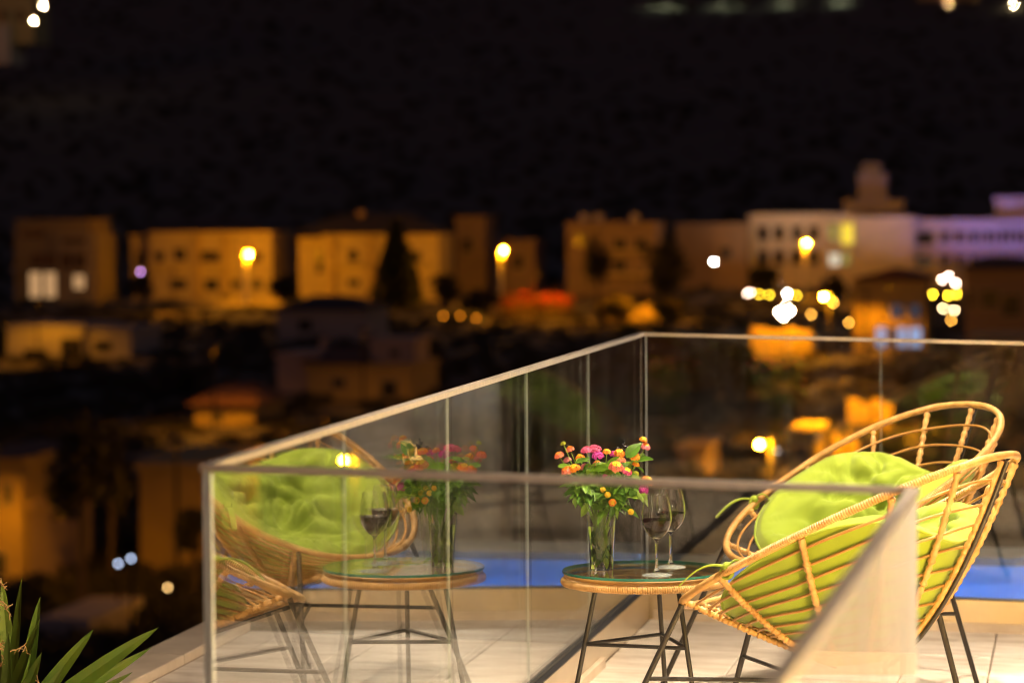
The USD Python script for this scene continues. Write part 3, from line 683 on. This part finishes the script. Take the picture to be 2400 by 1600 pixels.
def building(name, label, cat, Y, vols, wins=(), roof=None, group=None):
    """vols: (x0, x1, ytop, ybase, depth, wall, front offset) in photograph pixels at depth Y; wins: (x0, x1, y0, y1, kind)"""
    t = thing(name, label, cat, group=group)
    for (x0, x1, yt, yb, dep, wl_, off) in vols:
        a, b = at(x0, yt, Y), at(x1, yb, Y)
        obj('wall', box(a[0], b[0], Y + off, Y + dep, b[2] - 4, a[2]), PLASTER[wl_], t)
        obj('parapet', box(a[0] - .15, b[0] + .15, Y + off - .15, Y + dep + .15, a[2] + .002, a[2] + .28), PLASTER[wl_], t)
    for (x0, x1, y0, y1, kind) in wins:
        a, b = at(x0, y0, Y), at(x1, y1, Y); off = min(v[6] for v in vols if v[0] - 3 <= x0 and v[1] + 3 >= x1) if any(v[0] - 3 <= x0 and v[1] + 3 >= x1 for v in vols) else 0
        w = obj('window', box(a[0] - .1, b[0] + .1, Y + off - .06, Y + off - .002, b[2] - .1, a[2] + .1), FRAME, t)
        mid = (a[0] + b[0]) / 2
        for p0, p1 in ((a[0], mid - .03), (mid + .03, b[0])):
            obj('pane', box(p0, p1, Y + off - .10, Y + off - .062, b[2], a[2]), LITW.get(kind, DARKW), w)
    if roof:
        for (x0, x1, ye, yr, dep, kind, m_, off) in roof:
            a, b = at(x0, ye, Y), at(x1, yr, Y); e0, e1, z0, z1 = a[0], b[0], a[2] + .285, b[2]; ya, yb2 = Y + off - .7, Y + dep + .7; my = (ya + yb2) / 2
            ins = {'hip': min((e1 - e0) * .3, dep / 2), 'gable': 0.}[kind] if kind != 'front' else 0
            if kind == 'front':
                mx = (e0 + e1) / 2; v = [(e0, ya, z0), (e1, ya, z0), (e1, yb2, z0), (e0, yb2, z0), (mx, ya, z1), (mx, yb2, z1)]
                f = [[0, 1, 4], [2, 3, 5], [1, 2, 5], [1, 5, 4], [3, 0, 4], [3, 4, 5], [0, 3, 2], [0, 2, 1]]
            else:
                v = [(e0, ya, z0), (e1, ya, z0), (e1, yb2, z0), (e0, yb2, z0), (e0 + ins, my, z1), (e1 - ins, my, z1)]
                f = [[0, 1, 5], [0, 5, 4], [2, 3, 4], [2, 4, 5], [1, 2, 5], [3, 0, 4], [0, 3, 2], [0, 2, 1]]
            obj('roof', (np.array(v), np.array(f)), m_, t)
    return t


def balcony(t, x0, x1, ytop, ybot, Y, proj_, m_):
    a, b = at(x0, ytop, Y), at(x1, ybot, Y)
    obj('balcony', box(a[0], b[0], Y - proj_, Y - .003, b[2], a[2]), m_, t)


A = building('apartment_house', 'flat roofed apartment house at far left with lit ground floor windows', 'house', 385, [(33, 160, 538, 706, 9, 'ochre', 0), (140, 231, 552, 706, 9, 'cream', -1.2), (40, 212, 520, 537, 9.2, 'ochre', -.4)],
             [(54, 106, 540, 556, 'd'), (153, 206, 560, 572, 'd'), (150, 176, 593, 629, 'd'), (182, 206, 593, 629, 'd'), (78, 104, 595, 626, 'd'), (108, 134, 595, 626, 'd'), (72, 99, 638, 696, 'warm'), (107, 134, 638, 696, 'warm'), (180, 205, 644, 676, 'warm')])
balcony(A, 34, 138, 628, 634, 385, 1.5, PLASTER['cream'])
B = building('town_house', 'orange lit two winged house behind the left street lamp', 'house', 388, [(351, 637, 549, 709, 10, 'cream', 0), (298, 350, 556, 709, 9, 'cream', 1.6), (455, 472, 556, 709, 9, 'ochre', -.5), (520, 536, 556, 709, 9, 'ochre', -.5)],
             [(408, 436, 583, 610, 'd'), (399, 437, 655, 677, 'd'), (471, 514, 590, 612, 'b'), (542, 566, 658, 674, 'd'), (592, 612, 590, 612, 'd'), (480, 512, 655, 680, 'd'), (592, 612, 655, 676, 'd'), (365, 385, 590, 612, 'd'), (312, 334, 590, 625, 'd')], [(296, 640, 546, 514, 10, 'hip', ROOFD, 0)])
balcony(B, 351, 560, 634, 637, 388, .35, PLASTER['cream']); 
for xa, xb in ((470, 540), (351, 440)): balcony(B, xa, xb, 616, 622, 388, 1.0, PLASTER['cream'])
D = building('town_house', 'orange lit house with the tall dark conifer in front', 'house', 388, [(756, 1026, 555, 712, 10, 'cream', 0), (692, 755, 562, 712, 9, 'cream', 1.6), (772, 788, 560, 712, 9, 'ochre', -.5), (862, 876, 560, 712, 9, 'ochre', -.5)],
             [(816, 838, 587, 611, 'd'), (816, 842, 655, 671, 'd'), (955, 985, 590, 612, 'd'), (735, 752, 590, 640, 'd')], [(690, 1030, 552, 500, 10, 'hip', ROOFD, 0)])
for xa, xb in ((770, 850), (905, 1000)): balcony(D, xa, xb, 616, 622, 388, 1.0, PLASTER['cream'])
obj('chimney', box(at(820, 500, 388)[0], at(835, 500, 388)[0], 392, 393.4, at(820, 530, 388)[2], at(820, 494, 388)[2]), PLASTER['brown'], D)
building('tower_house', 'narrow dim purple brown house left of the middle street lamp', 'house', 402, [(1067, 1137, 512, 695, 8, 'brown', 0)], [(1085, 1105, 560, 590, 'd')], [(1064, 1140, 510, 496, 8, 'hip', ROOFD, 0)])
building('low_house', 'plain brown house wall right of the middle street lamp', 'house', 400, [(1183, 1255, 567, 695, 8, 'brown', 0)], [(1205, 1225, 600, 630, 'd')])
AG = building('apartment_house', 'dim brown apartment house half hidden behind dark trees in the middle distance', 'house', 398, [(1328, 1536, 527, 690, 9, 'brown', 0)], [(1350, 1372, 550, 575, 'd'), (1440, 1465, 560, 585, 'd'), (1490, 1512, 560, 585, 'd'), (1440, 1465, 610, 635, 'd')])
for k_, px in enumerate((1360, 1395, 1480)):
    p = at(px, 519, 398); obj('water_tank', move(lathe([(0, 0), (.55, 0), (.55, 1.1), (.3, 1.3), (0, 1.3)], 14), (p[0], 401, p[2] - .3)), PLASTER['white'], AG)
for yy_ in (585, 640): balcony(AG, 1430, 1520, yy_, yy_ + 7, 398, 1.1, PLASTER['cream'])
building('town_house', 'plain rosy brown house wall left of the hotel, behind the white lamp', 'house', 408, [(1584, 1750, 529, 690, 9, 'brown', 0)], [(1690, 1712, 580, 605, 'd')])
H = building('hotel', 'long pale hotel with rows of windows, its right wing washed violet', 'hotel', 412, [(1757, 2001, 507, 700, 14, 'white', 0), (2001, 2145, 513, 700, 14, 'white', -.8), (2145, 2460, 519, 700, 14, 'white', .6), (2331, 2460, 467, 518, 9, 'white', 2), (1973, 2114, 474, 512, 9, 'grey', 3), (2005, 2072, 412, 473, 10, 'grey', 5), (2014, 2054, 388, 411, 9, 'grey', 6)],
             [(x - 11, x + 11, y - 16, y + 16, 'd') for x in (1788, 1826, 1868, 1907) for y in (547, 603)] + [(1943, 1962, 525, 563, 'dimyellow'), (1972, 2000, 524, 572, 'yellow'), (1944, 1968, 594, 622, 'white'), (1976, 1992, 590, 622, 'dimyellow'), (2147, 2186, 545, 572, 'd'), (2147, 2186, 602, 622, 'd')] +
             [(x, x + 24, y, y + 26, 'd') for x in (2205, 2240, 2275, 2310, 2345, 2380) for y in (545, 600)])
for y in (577, 632):
    balcony(H, 2190, 2450, y - 9, y, 412, 1.2, PLASTER['white'])
for x in range(2192, 2450, 33):
    a, b = at(x, 519, 412), at(x + 5, 690, 412); obj('column', box(a[0], b[0], 410.9, 411.2, b[2], a[2]), PLASTER['white'], H)
J = building('gabled_house', 'amber lit gabled house on the right with bluish lit lower windows', 'house', 270, [(2000, 2170, 668, 815, 10, 'ochre', 0)],
             [(2056, 2074, 768, 812, 'blue'), (2082, 2098, 768, 812, 'dimblue'), (2106, 2124, 768, 812, 'blue'), (2134, 2158, 768, 812, 'blue'), (2088, 2114, 715, 745, 'dimblue'), (2134, 2154, 715, 745, 'dimblue'), (2075, 2092, 662, 682, 'd')], [(1988, 2186, 664, 632, 10, 'front', ROOFT, 0)])
K = building('villa', 'dark roofed villa at the right edge below the violet hotel wing', 'house', 250, [(2262, 2430, 640, 830, 11, 'brown', 0)], [(2300, 2340, 680, 720, 'd'), (2350, 2390, 690, 740, 'd'), (2270, 2285, 680, 720, 'd')], [(2250, 2440, 637, 604, 11, 'hip', ROOFT, 0)])
building('low_house', 'low brown house at the right edge just under the far top rail', 'house', 205, [(2275, 2440, 800, 930, 9, 'cream', 0)], [(2278, 2322, 815, 850, 'd'), (2360, 2376, 815, 860, 'd')])
building('flat_house', 'low flat roofed greyish house at left with an amber lit porch', 'house', 265, [(150, 307, 775, 880, 9, 'grey', 0), (24, 152, 772, 880, 9, 'grey', 1.5), (20, 200, 768, 786, 10, 'grey', -.6)], [(149, 196, 792, 842, 'd'), (62, 113, 818, 850, 'b'), (222, 262, 800, 822, 'd')])
F = building('terraced_house', 'dim brown house with stepped roofs in the dark middle below the conifer', 'house', 212, [(719, 965, 862, 985, 9, 'ochre', 0), (853, 957, 806, 861, 7, 'pink', 2), (640, 740, 838, 900, 8, 'pink', 1)], [(895, 930, 892, 930, 'd'), (780, 808, 888, 906, 'd'), (915, 935, 820, 834, 'd')], [(700, 860, 858, 818, 8, 'hip', ROOFT, 0)])
obj('chimney', box(at(724, 800, 212)[0], at(739, 800, 212)[0], 215, 216, at(724, 840, 212)[2], at(724, 795, 212)[2]), PLASTER['pink'], F)
building('dark_house', 'dark violet roofed house below the two orange lit houses', 'house', 300, [(650, 862, 735, 800, 9, 'grey', 0)], [(700, 730, 750, 775, 'd')], [(640, 872, 732, 695, 9, 'hip', ROOFD, 0)])
building('block_house', 'plain brown blank wall of a building at lower left beside the glass corner', 'house', 112, [(326, 478, 1101, 1340, 8, 'ochre', 0)], [(415, 430, 1230, 1290, 'd')])
building('corner_house', 'building at the left edge with an amber lit upper floor and pale lower wall', 'house', 106, [(-60, 74, 1190, 1400, 7, 'pink', 0), (-60, 70, 1085, 1180, 7, 'ochre', -.8)], [(30, 44, 1130, 1170, 'd'), (10, 30, 1290, 1340, 'd')], [(-70, 80, 1083, 1062, 7, 'hip', ROOFT, -.8)])
building('cottage', 'cottage whose clay roof glows amber left of the glass in the dark slope', 'house', 186, [(455, 595, 955, 1000, 7, 'ochre', 0)], [(500, 520, 962, 985, 'd')], [(440, 610, 957, 905, 8, 'hip', ROOFT, 0)])
building('shed', 'grey flat roofed shed in the dark bottom left behind the yucca', 'shed', 88, [(100, 205, 1470, 1660, 5, 'grey', 0)], [(130, 150, 1530, 1570, 'd')])
building('low_house', 'amber lit wall seen through the far glass beside the near street lamp', 'house', 150, [(1850, 1908, 1022, 1110, 6, 'ochre', 0)], [(1870, 1886, 1045, 1070, 'd')])
building('low_house', 'dim reddish wall seen through the far glass behind the flowers', 'house', 158, [(1590, 1655, 1055, 1130, 6, 'pink', 0)], [(1610, 1628, 1075, 1098, 'd')])
building('hilltop_house', 'lit house on the ridge at the top right', 'house', 860, [(2150, 2295, -40, 36, 12, 'cream', 0)], [(2170, 2190, 5, 22, 'warm'), (2215, 2240, 5, 22, 'warm'), (2260, 2275, 5, 22, 'd')])
building('hilltop_house', 'lit house on the slope at the top left corner', 'house', 720, [(-60, 78, -40, 62, 12, 'cream', 0), (-60, 28, 62, 112, 10, 'white', -2)], [(8, 22, 28, 48, 'd'), (40, 58, 25, 48, 'd')])
rw = thing('retaining_wall', 'long pale retaining wall with a lit lawn along the ridge top', 'wall')
a, b = at(1500, -10, 862), at(2010, 24, 862)
obj('wall', box(a[0], b[0], 862, 864, b[2] - 6, b[2] + 1.6), PLASTER['white'], rw)
for k in range(9):
    x = a[0] + (b[0] - a[0]) * k / 8; obj('pier', box(x - .5, x + .5, 861.4, 861.998, b[2] - 6, b[2] + 3.2), PLASTER['grey'], rw)
obj('lawn', box(a[0], b[0], 864.02, 884, b[2] - 2, b[2] + 1.7), mat('ridge_lawn', (.10, .17, .03), .9), rw)
sw = thing('street_wall', 'bright amber lit low wall below the left orange house', 'wall')
a, b = at(352, 733, 352), at(464, 774, 352); obj('wall', box(a[0], b[0], 352, 352.5, b[2] - 2, a[2]), PLASTER['cream'], sw); obj('wall_cap', box(a[0] - .1, b[0] + .1, 351.9, 352.6, a[2] + .002, a[2] + .12), PLASTER['cream'], sw)
sw = thing('street_wall', 'long dim amber garden wall in front of the two orange houses', 'wall')
a, b = at(230, 706, 374), at(650, 724, 374); obj('wall', box(a[0], b[0], 377.2, 377.6, b[2] - 2, a[2]), PLASTER['cream'], sw); obj('wall_cap', box(a[0], b[0], 377.1, 377.7, a[2] + .002, a[2] + .1), PLASTER['cream'], sw)

for lab, x0, x1, y0, y1, Y in (('amber lit wall of the road bend behind the far glass', 1986, 2092, 934, 1000, 190), ('lower amber lit wall of the dropping road behind the far glass', 1950, 2012, 1015, 1105, 160), ('bright amber wall along the road below the hotel, crossed by the far top rail', 1760, 1905, 766, 850, 262), ('amber lit bank wall among the bushes in the centre', 1420, 1600, 712, 760, 334), ('dim amber bank wall right of the middle lamp', 1150, 1320, 715, 745, 346)):
    sw = thing('street_wall', lab, 'wall'); a, b = at(x0, y0, Y), at(x1, y1, Y)
    for k in range(4):
        xa, xb = a[0] + (b[0] - a[0]) * k / 4, a[0] + (b[0] - a[0]) * (k + 1) / 4
        obj('wall_panel', box(xa + .02, xb - .02, Y, Y + .4, b[2] - 3, a[2] - .3 * (k % 2)), PLASTER['ochre'], sw)
    obj('wall_footing', box(a[0], b[0], Y - .3, Y - .002, b[2] - 3, b[2]), PLASTER['brown'], sw)

t_ = thing('hooded_lamp', 'hooded warm lamp in front of the ridge house at the top right', 'street lamp', (gx_(2222, 854), 854, float(at(2222, 36, 854)[2]) + 3))
obj('pole', tube([(0, 0, -9), (0, 0, .1)], .07, 8), STEEL_DARK, t_); obj('hood', lathe([(0, .30), (.30, .22), (.36, 0), (.33, 0), (.27, .19), (0, .25)], 16), STEEL_DARK, t_)
obj('bulb', ball((0, 0, .13), .09, 2), emit('ridge_house_glow', (1, .62, .28), 16000), t_)

# --- street and garden lamps
def street_lamp(label, x, y, Y, side, color=SODIUM, hgt=6.2, r=.075, proto={}):
    power = 36000 if Y > 300 else (14000 if Y > 150 else 5000)
    hd = at(x, y, Y); loc = (hd[0] - side * .42, Y, hd[2] - hgt)
    if power in proto: return dup(proto[power], label, loc, 0 if side > 0 else PI)
    t = thing('street_lamp', label, 'street lamp', loc, 0 if side > 0 else PI, 'sodium street lamps of the town')
    post = mat('lamp_post', (.72, .68, .60), .6) if Y > 300 else mat('lamp_post_grey', (.22, .21, .19), .6); thick = 1 if Y > 300 else .55
    obj('pole', tube([(0, 0, -3), (0, 0, hgt * .6), (0, 0, hgt + .25)], [.20 * thick, .19 * thick, .17 * thick], 10), post, t)
    obj('arm', tube([(0, 0, hgt + .22), (.25, 0, hgt + .3), (.46, 0, hgt + .26)], .04, 8), post, t)
    obj('lamp_head', lathe([(0, .24), (.20, .20), (.24, .12), (.20, .13), (0, .19)], 16), STEEL_DARK, t) if False else obj('lamp_head', move(lathe([(0, .26), (.18, .22), (.24, .13), (.20, .13), (0, .20)], 16), (.42, 0, hgt)), STEEL_DARK, t)
    obj('lamp_bulb', ball((.42, 0, hgt), r, 2), emit('sodium_glow_%d' % power, color, power), t)
    proto[power] = t; return t


for lab, x, y, Y, s in (('left street lamp glowing in front of the orange lit house', 583, 596, 374, 1), ('middle street lamp glowing between the dark houses', 1181, 587, 374, 1), ('street lamp glowing in front of the hotel windows', 1891, 570, 385, 1),
                        ('street lamp beside the gabled house, above the bright road', 1931, 695, 226, -1), ('near street lamp shining through the far glass', 1780, 1041, 103, -1), ('near street lamp shining through the left glass beside the wine glasses', 806, 1079, 97, -1)):
    street_lamp(lab, x, y, Y, s)


def hooded(label, px, Y, hgt, power, proto={}):
    """a street lamp with a full hood: its light falls on the ground only"""
    X = gx_(px, Y); z = float(ground(X, Y))
    if power in proto: return dup(proto[power], label, (X, Y, z + hgt - 5))
    t = thing('hooded_lamp', label, 'street lamp', (X, Y, z + hgt - 5), 0, 'hooded lamps along the lanes')
    obj('pole', tube([(0, 0, -3), (0, 0, 5.1)], .07, 8), STEEL_DARK, t)
    obj('hood', move(lathe([(0, .30), (.30, .22), (.36, 0), (.33, 0), (.27, .19), (0, .25)], 16), (0, .0, 5)), STEEL_DARK, t)
    obj('bulb', ball((0, 0, 5.13), .09, 2), emit('hooded_glow_%d' % power, SODIUM, power), t)
    proto[power] = t; return t


for lab, px, Y in (('hooded lamp over the bright road below the hotel', 1840, 258), ('hooded lamp over the road bend right of the gabled house', 2045, 186), ('hooded lamp over the road dropping behind the far glass', 1982, 156), ('hooded lamp before the gabled house', 2030, 266.6), ('hooded lamp over the lane in front of the amber wall', 408, 348), ('hooded lamp over the red flowers and bushes', 1260, 340), ('hooded lamp by the orange bushes in the centre', 1500, 329), ('hooded lamp above the clay roofed cottage', 500, 181), ('hooded lamp at the left edge by the corner house', -30, 101), ('hooded lamp at the porch of the flat roofed house', 88, 260), ('hooded lamp in front of the stepped brown house', 850, 204), ('hooded lamp by the blank brown wall', 410, 106), ('hooded lamp beyond the left glass', 760, 120)):
    hooded(lab, px, Y, 5.2, (9000 if px in (2030, 408, 88) else 30000) if Y > 230 else (40000 if px > 1500 and px != 2030 else {500: 11000, 850: 2600, -30: 6000, 410: 1300, 760: 3000}.get(px, 3000)))


for k_, px in enumerate((1560, 1700, 1840, 1970)):
    X = gx_(px, 855); p = at(px, 22, 855)
    t = thing('hooded_lamp', ('first', 'second', 'third', 'last')[k_] + ' hooded lamp from the left along the ridge lawn', 'street lamp', (X, 857.5, p[2] + 3.5), 0, 'hooded lamps along the ridge lawn')
    obj('pole', tube([(0, 0, -9), (0, 0, .1)], .07, 8), STEEL_DARK, t); obj('hood', lathe([(0, .30), (.30, .22), (.36, 0), (.33, 0), (.27, .19), (0, .25)], 16), STEEL_DARK, t)
    obj('bulb', ball((0, 0, .13), .09, 2), emit('ridge_hood_%d' % k_, (.85, 1, .62), 3600), t)


def garden_lamp(label, x, y, Y, color, power, r, key, group=None, proto={}):
    hd = at(x, y, Y)
    if key in proto: return dup(proto[key], label, tuple(hd))
    t = thing('garden_lamp', label, 'lamp', tuple(hd), 0, group)
    obj('post', tube([(0, 0, -3.2), (0, 0, -r * .9)], .05, 8), STEEL_DARK, t)
    obj('globe', ball((0, 0, 0), r, 2), emit('globe_' + key, color, power), t)
    proto[key] = t; return t


G = 'small globe lamps of the town'
for lab, x, y, Y, key in (('white globe lamp in front of the plain rosy wall', 1673, 613, 395, 'white'), ('pale pink globe lamp leftmost of the hotel garden row', 1751, 688, 330, 'pink'), ('second pale globe lamp of the hotel garden row', 1759, 684, 330, 'pink'),
                          ('first yellow globe lamp of the hotel garden row', 1779, 689, 330, 'yellow'), ('second yellow globe lamp of the hotel garden row', 1803, 691, 330, 'yellow'), ('bright white globe lamp right end of the hotel garden row', 1845, 688, 330, 'white'), ('dim yellow globe lamp right of the bright white one', 1867, 692, 330, 'yellow'),
                          ('globe lamp at the top of the bright white cluster', 1840, 716, 300, 'bright'), ('globe lamp at the left of the bright white cluster', 1826, 731, 300, 'bright'), ('globe lamp at the right of the bright white cluster', 1852, 729, 300, 'bright'), ('globe lamp at the bottom of the bright white cluster', 1836, 742, 300, 'bright'),
                          ('amber globe lamp right of the road lamp', 1953, 709, 232, 'amber'), ('amber globe lamp left of the gabled house', 1901, 737, 260, 'amber'), ('warm globe lamp at the gabled house corner', 1989, 756, 262, 'amber'),
                          ('left globe of the pale cluster right of the gabled house', 2208, 655, 255, 'pink'), ('top globe of the pale cluster right of the gabled house', 2224, 648, 255, 'pink'), ('right globe of the pale cluster right of the gabled house', 2240, 664, 255, 'pink'), ('single yellow globe left below the pale cluster', 2186, 690, 255, 'yellow'),
                          ('left yellow globe under the pale cluster', 2222, 693, 255, 'yellow'), ('right yellow globe under the pale cluster', 2242, 689, 255, 'yellow'), ('left cream globe hanging lower by the villa', 2210, 723, 255, 'cream'), ('right cream globe hanging lower by the villa', 2237, 727, 255, 'cream'), ('lowest cream globe by the villa', 2229, 751, 255, 'amber'),
                          ('violet globe lamp between the two left houses', 329, 637, 380, 'violet'), ('left bluish globe lamp in the dark lower left', 277, 1320, 92, 'bluesmall'), ('right bluish globe lamp in the dark lower left', 307, 1308, 92, 'bluesmall'), ('small amber globe lamp below the blank brown wall', 393, 1376, 90, 'ambersmall'),
                          ('left cream floodlight under the ridge house', 2188, 43, 850, 'ridge'), ('right cream floodlight under the ridge house', 2250, 48, 850, 'ridge'), ('cream lamp at the top right corner of the ridge', 2376, 12, 850, 'ridge'), ('upper cream lamp at the top left corner', 101, 14, 700, 'ridge'), ('lower cream lamp at the top left corner', 80, 49, 700, 'ridge'),
                          ('leftmost dim amber light below the conifer', 1039, 740, 330, 'dim'), ('second dim amber light below the conifer', 1079, 740, 330, 'dim'), ('third dim amber light below the conifer', 1116, 745, 330, 'dim'), ('tiny white light right of the near street lamp', 1821, 1056, 150, 'tiny')):
    col, pw, r = {'white': ((.95, .95, 1), 300, .085), 'pink': ((1, .70, .55), 66, .084), 'yellow': ((1, .66, .03), 62, .084), 'bright': ((1, .80, .5), 300, .12), 'amber': ((1, .45, .06), 50, .075), 'cream': ((1, .72, .36), 80, .075), 'violet': ((.55, .26, .62), 44, .10), 'bluesmall': ((.60, .72, 1), 7, .05),
                  'ambersmall': ((1, .58, .2), 14, .04), 'ridge': ((1, .80, .42), 420, .16), 'dim': ((1, .30, .01), 12, .10), 'tiny': ((1, .9, .8), 16, .03)}[key]
    garden_lamp(lab, x, y, Y, col, pw, r, key, G)
# hotel floodlights at its foot: warm on the left wing, violet on the right
for lab, x, Y, col, pw in (('warm floodlight at the foot of the hotel left wing', 1830, 402, (1, .78, .56), 5200), ('warm floodlight at the foot of the hotel middle', 2060, 401, (1, .74, .58), 4600), ('violet floodlight at the foot of the hotel right wing', 2275, 403, (.34, .26, 1), 9000), ('second violet floodlight further right at the hotel', 2400, 403, (.34, .26, 1), 9000), ('rosy floodlight on the hotel roof below its turret', 2040, 412, (.55, .42, .85), 260)):
    p = at(x, 672 if 'roof' not in lab else 500, Y); t = thing('floodlight', lab, 'floodlight', tuple(p))
    v, f = lathe([(0, 0), (.26, 0), (.30, .34), (.27, .34), (.22, .04), (0, .04)], 14); obj('housing', (v - [0, 0, .1], f), STEEL_DARK, t)
    obj('bulb', ball((0, 0, .06), .12, 2), emit('flood_%d' % x, col, pw), t)
    obj('stake', tube([(0, 0, -3), (0, 0, -.1)], .05, 6), STEEL_DARK, t)

# --- trees and shrubs
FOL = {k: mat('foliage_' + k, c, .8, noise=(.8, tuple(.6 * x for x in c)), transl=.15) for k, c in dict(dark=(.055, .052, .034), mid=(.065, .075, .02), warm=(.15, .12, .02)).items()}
BARK = mat('bark', (.08, .06, .045), .9)


def tree(name, label, x, yb, yt, wpx, Y, kind='mid', cone=False, n=700):
    b, tp = at(x, yb, Y), at(x, yt, Y); H_ = tp[2] - b[2]; W = wpx * Y / FPX
    t = thing(name, label, 'tree', tuple(b)); rs = np.random.default_rng(int(x + y_seed(Y)))
    obj('trunk', tube([(0, 0, -2.5), (W * .03, 0, H_ * .3), (0, W * .02, H_ * .75)], [W * .05 + .06, W * .035 + .04, .03], 8), BARK, t)
    for k in range(4):
        a = k * PI / 2 + .4; obj('limb', tube([(0, 0, H_ * .35), (W * .2 * math.cos(a), W * .2 * math.sin(a), H_ * .6)], .05, 5), BARK, t)
    if cone:
        u = rs.random(n) ** .8; z = H_ * (.08 + .92 * u); R = W / 2 * (1 - u) ** .8 * np.sqrt(rs.random(n)) + .05
        a = rs.random(n) * 2 * PI; c = np.stack([R * np.cos(a), R * np.sin(a), z], 1)
    else:
        lob = rs.normal(size=(9, 3)); lob /= np.linalg.norm(lob, axis=1, keepdims=True); lc = np.array([0, 0, H_ * .62]) + lob * [W * .27, W * .27, H_ * .2]
        d = rs.normal(size=(n, 3)); d /= np.linalg.norm(d, axis=1, keepdims=True); c = lc[rs.integers(0, 9, n)] + d * (rs.random(n) ** .4)[:, None] * [W * .26, W * .26, H_ * .2]
    s = (W * .05 + .10) * (.6 + .8 * rs.random(n)); q1 = rs.normal(size=(n, 3)); q1 /= np.linalg.norm(q1, axis=1, keepdims=True); q2_ = np.cross(q1, rs.normal(size=(n, 3))); q2_ /= np.linalg.norm(q2_, axis=1, keepdims=True)
    v = np.stack([c + s[:, None] * q1, c + s[:, None] * .6 * q2_, c - s[:, None] * q1, c - s[:, None] * .6 * q2_], 1).reshape(-1, 3)
    obj('crown', (v, np.arange(4 * n).reshape(-1, 4)), FOL[kind], t)
    return t


def y_seed(Y): return int(Y * 7)


tree('conifer', 'tall dark conifer in front of the right orange lit house', 930, 740, 520, 150, 368, 'mid', True, 2200)
for lab, x, yb, yt, w, Y, k in (('round dark tree between the two orange houses', 665, 730, 640, 80, 366, 'dark'), ('dark tree left of the orange house by the violet lamp', 335, 715, 640, 90, 372, 'dark'), ('dark leafy tree right of the conifer house', 1040, 735, 640, 90, 362, 'dark'), ('tall slim dark tree in front of the brown apartment house', 1400, 730, 530, 80, 372, 'dark'), ('wide dark tree at the brown apartment house corner', 1560, 730, 555, 140, 378, 'dark'),
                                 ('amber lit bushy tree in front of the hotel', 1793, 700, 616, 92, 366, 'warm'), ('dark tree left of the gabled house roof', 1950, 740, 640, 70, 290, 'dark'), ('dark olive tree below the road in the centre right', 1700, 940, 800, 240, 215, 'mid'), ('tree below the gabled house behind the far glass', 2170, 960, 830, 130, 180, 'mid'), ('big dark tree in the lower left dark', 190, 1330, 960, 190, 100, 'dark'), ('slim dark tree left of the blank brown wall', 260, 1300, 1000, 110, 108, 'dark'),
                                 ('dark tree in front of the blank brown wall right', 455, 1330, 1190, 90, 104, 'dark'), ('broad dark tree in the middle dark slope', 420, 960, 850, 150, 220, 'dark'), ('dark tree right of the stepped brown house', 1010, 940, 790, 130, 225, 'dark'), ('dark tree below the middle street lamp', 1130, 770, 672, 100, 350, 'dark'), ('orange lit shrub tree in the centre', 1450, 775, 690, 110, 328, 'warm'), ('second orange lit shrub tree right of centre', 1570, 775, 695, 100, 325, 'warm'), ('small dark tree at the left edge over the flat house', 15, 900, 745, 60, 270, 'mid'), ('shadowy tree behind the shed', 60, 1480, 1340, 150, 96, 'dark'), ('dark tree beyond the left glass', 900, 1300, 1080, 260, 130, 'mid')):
    tree('tree', lab, x, yb, yt, w, Y, k)
# red flowering bushes
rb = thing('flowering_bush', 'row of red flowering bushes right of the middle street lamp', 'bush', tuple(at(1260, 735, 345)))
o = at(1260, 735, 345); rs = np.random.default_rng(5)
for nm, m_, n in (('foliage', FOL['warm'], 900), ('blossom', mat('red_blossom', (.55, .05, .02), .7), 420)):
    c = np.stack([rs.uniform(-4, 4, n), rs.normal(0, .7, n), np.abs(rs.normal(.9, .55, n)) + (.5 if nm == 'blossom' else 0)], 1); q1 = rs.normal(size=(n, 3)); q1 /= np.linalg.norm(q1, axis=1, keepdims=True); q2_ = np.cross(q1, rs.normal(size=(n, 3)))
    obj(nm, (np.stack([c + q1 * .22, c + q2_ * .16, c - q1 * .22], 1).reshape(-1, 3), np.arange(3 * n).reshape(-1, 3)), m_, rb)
# scrub over the hillside: uncountable
n = 16000; rs = np.random.default_rng(9)
yy = np.exp(rs.uniform(math.log(70), math.log(1100), n)); xx = rs.uniform(-.5, .22, n) * yy
sc = rs.uniform(.4, 1.0, n) * np.where(yy > 420, 1.2, .8)
pi_ = UsdGeom.PointInstancer.Define(stage, '/World/hillside_scrub'); info(pi_, kind='stuff', label='dark scrub covering the hillside and slopes', cat='scrub')
d = rs.normal(size=(160, 3)); d /= np.linalg.norm(d, axis=1, keepdims=True); c = d * (rs.random(160) ** .4)[:, None] * [1.1, 1.1, .8] + [0, 0, .6]; q1 = rs.normal(size=(160, 3)); q2_ = rs.normal(size=(160, 3))
pm = usdkit.mesh(stage, '/World/hillside_scrub/shrub', (np.stack([c + q1 * .16, c + q2_ * .16, c - q1 * .16], 1).reshape(-1, 3), np.arange(480).reshape(-1, 3)), FOL['dark'])
pi_.CreatePrototypesRel().SetTargets([pm.GetPath()]); pi_.CreateProtoIndicesAttr(Vt.IntArray.FromNumpy(np.zeros(n, np.int32)))
pi_.CreatePositionsAttr(Vt.Vec3fArray.FromNumpy(np.stack([xx, yy, ground(xx, yy) - .2], 1).astype(np.float32))); pi_.CreateScalesAttr(Vt.Vec3fArray.FromNumpy(np.stack([sc, sc, sc], 1).astype(np.float32)))
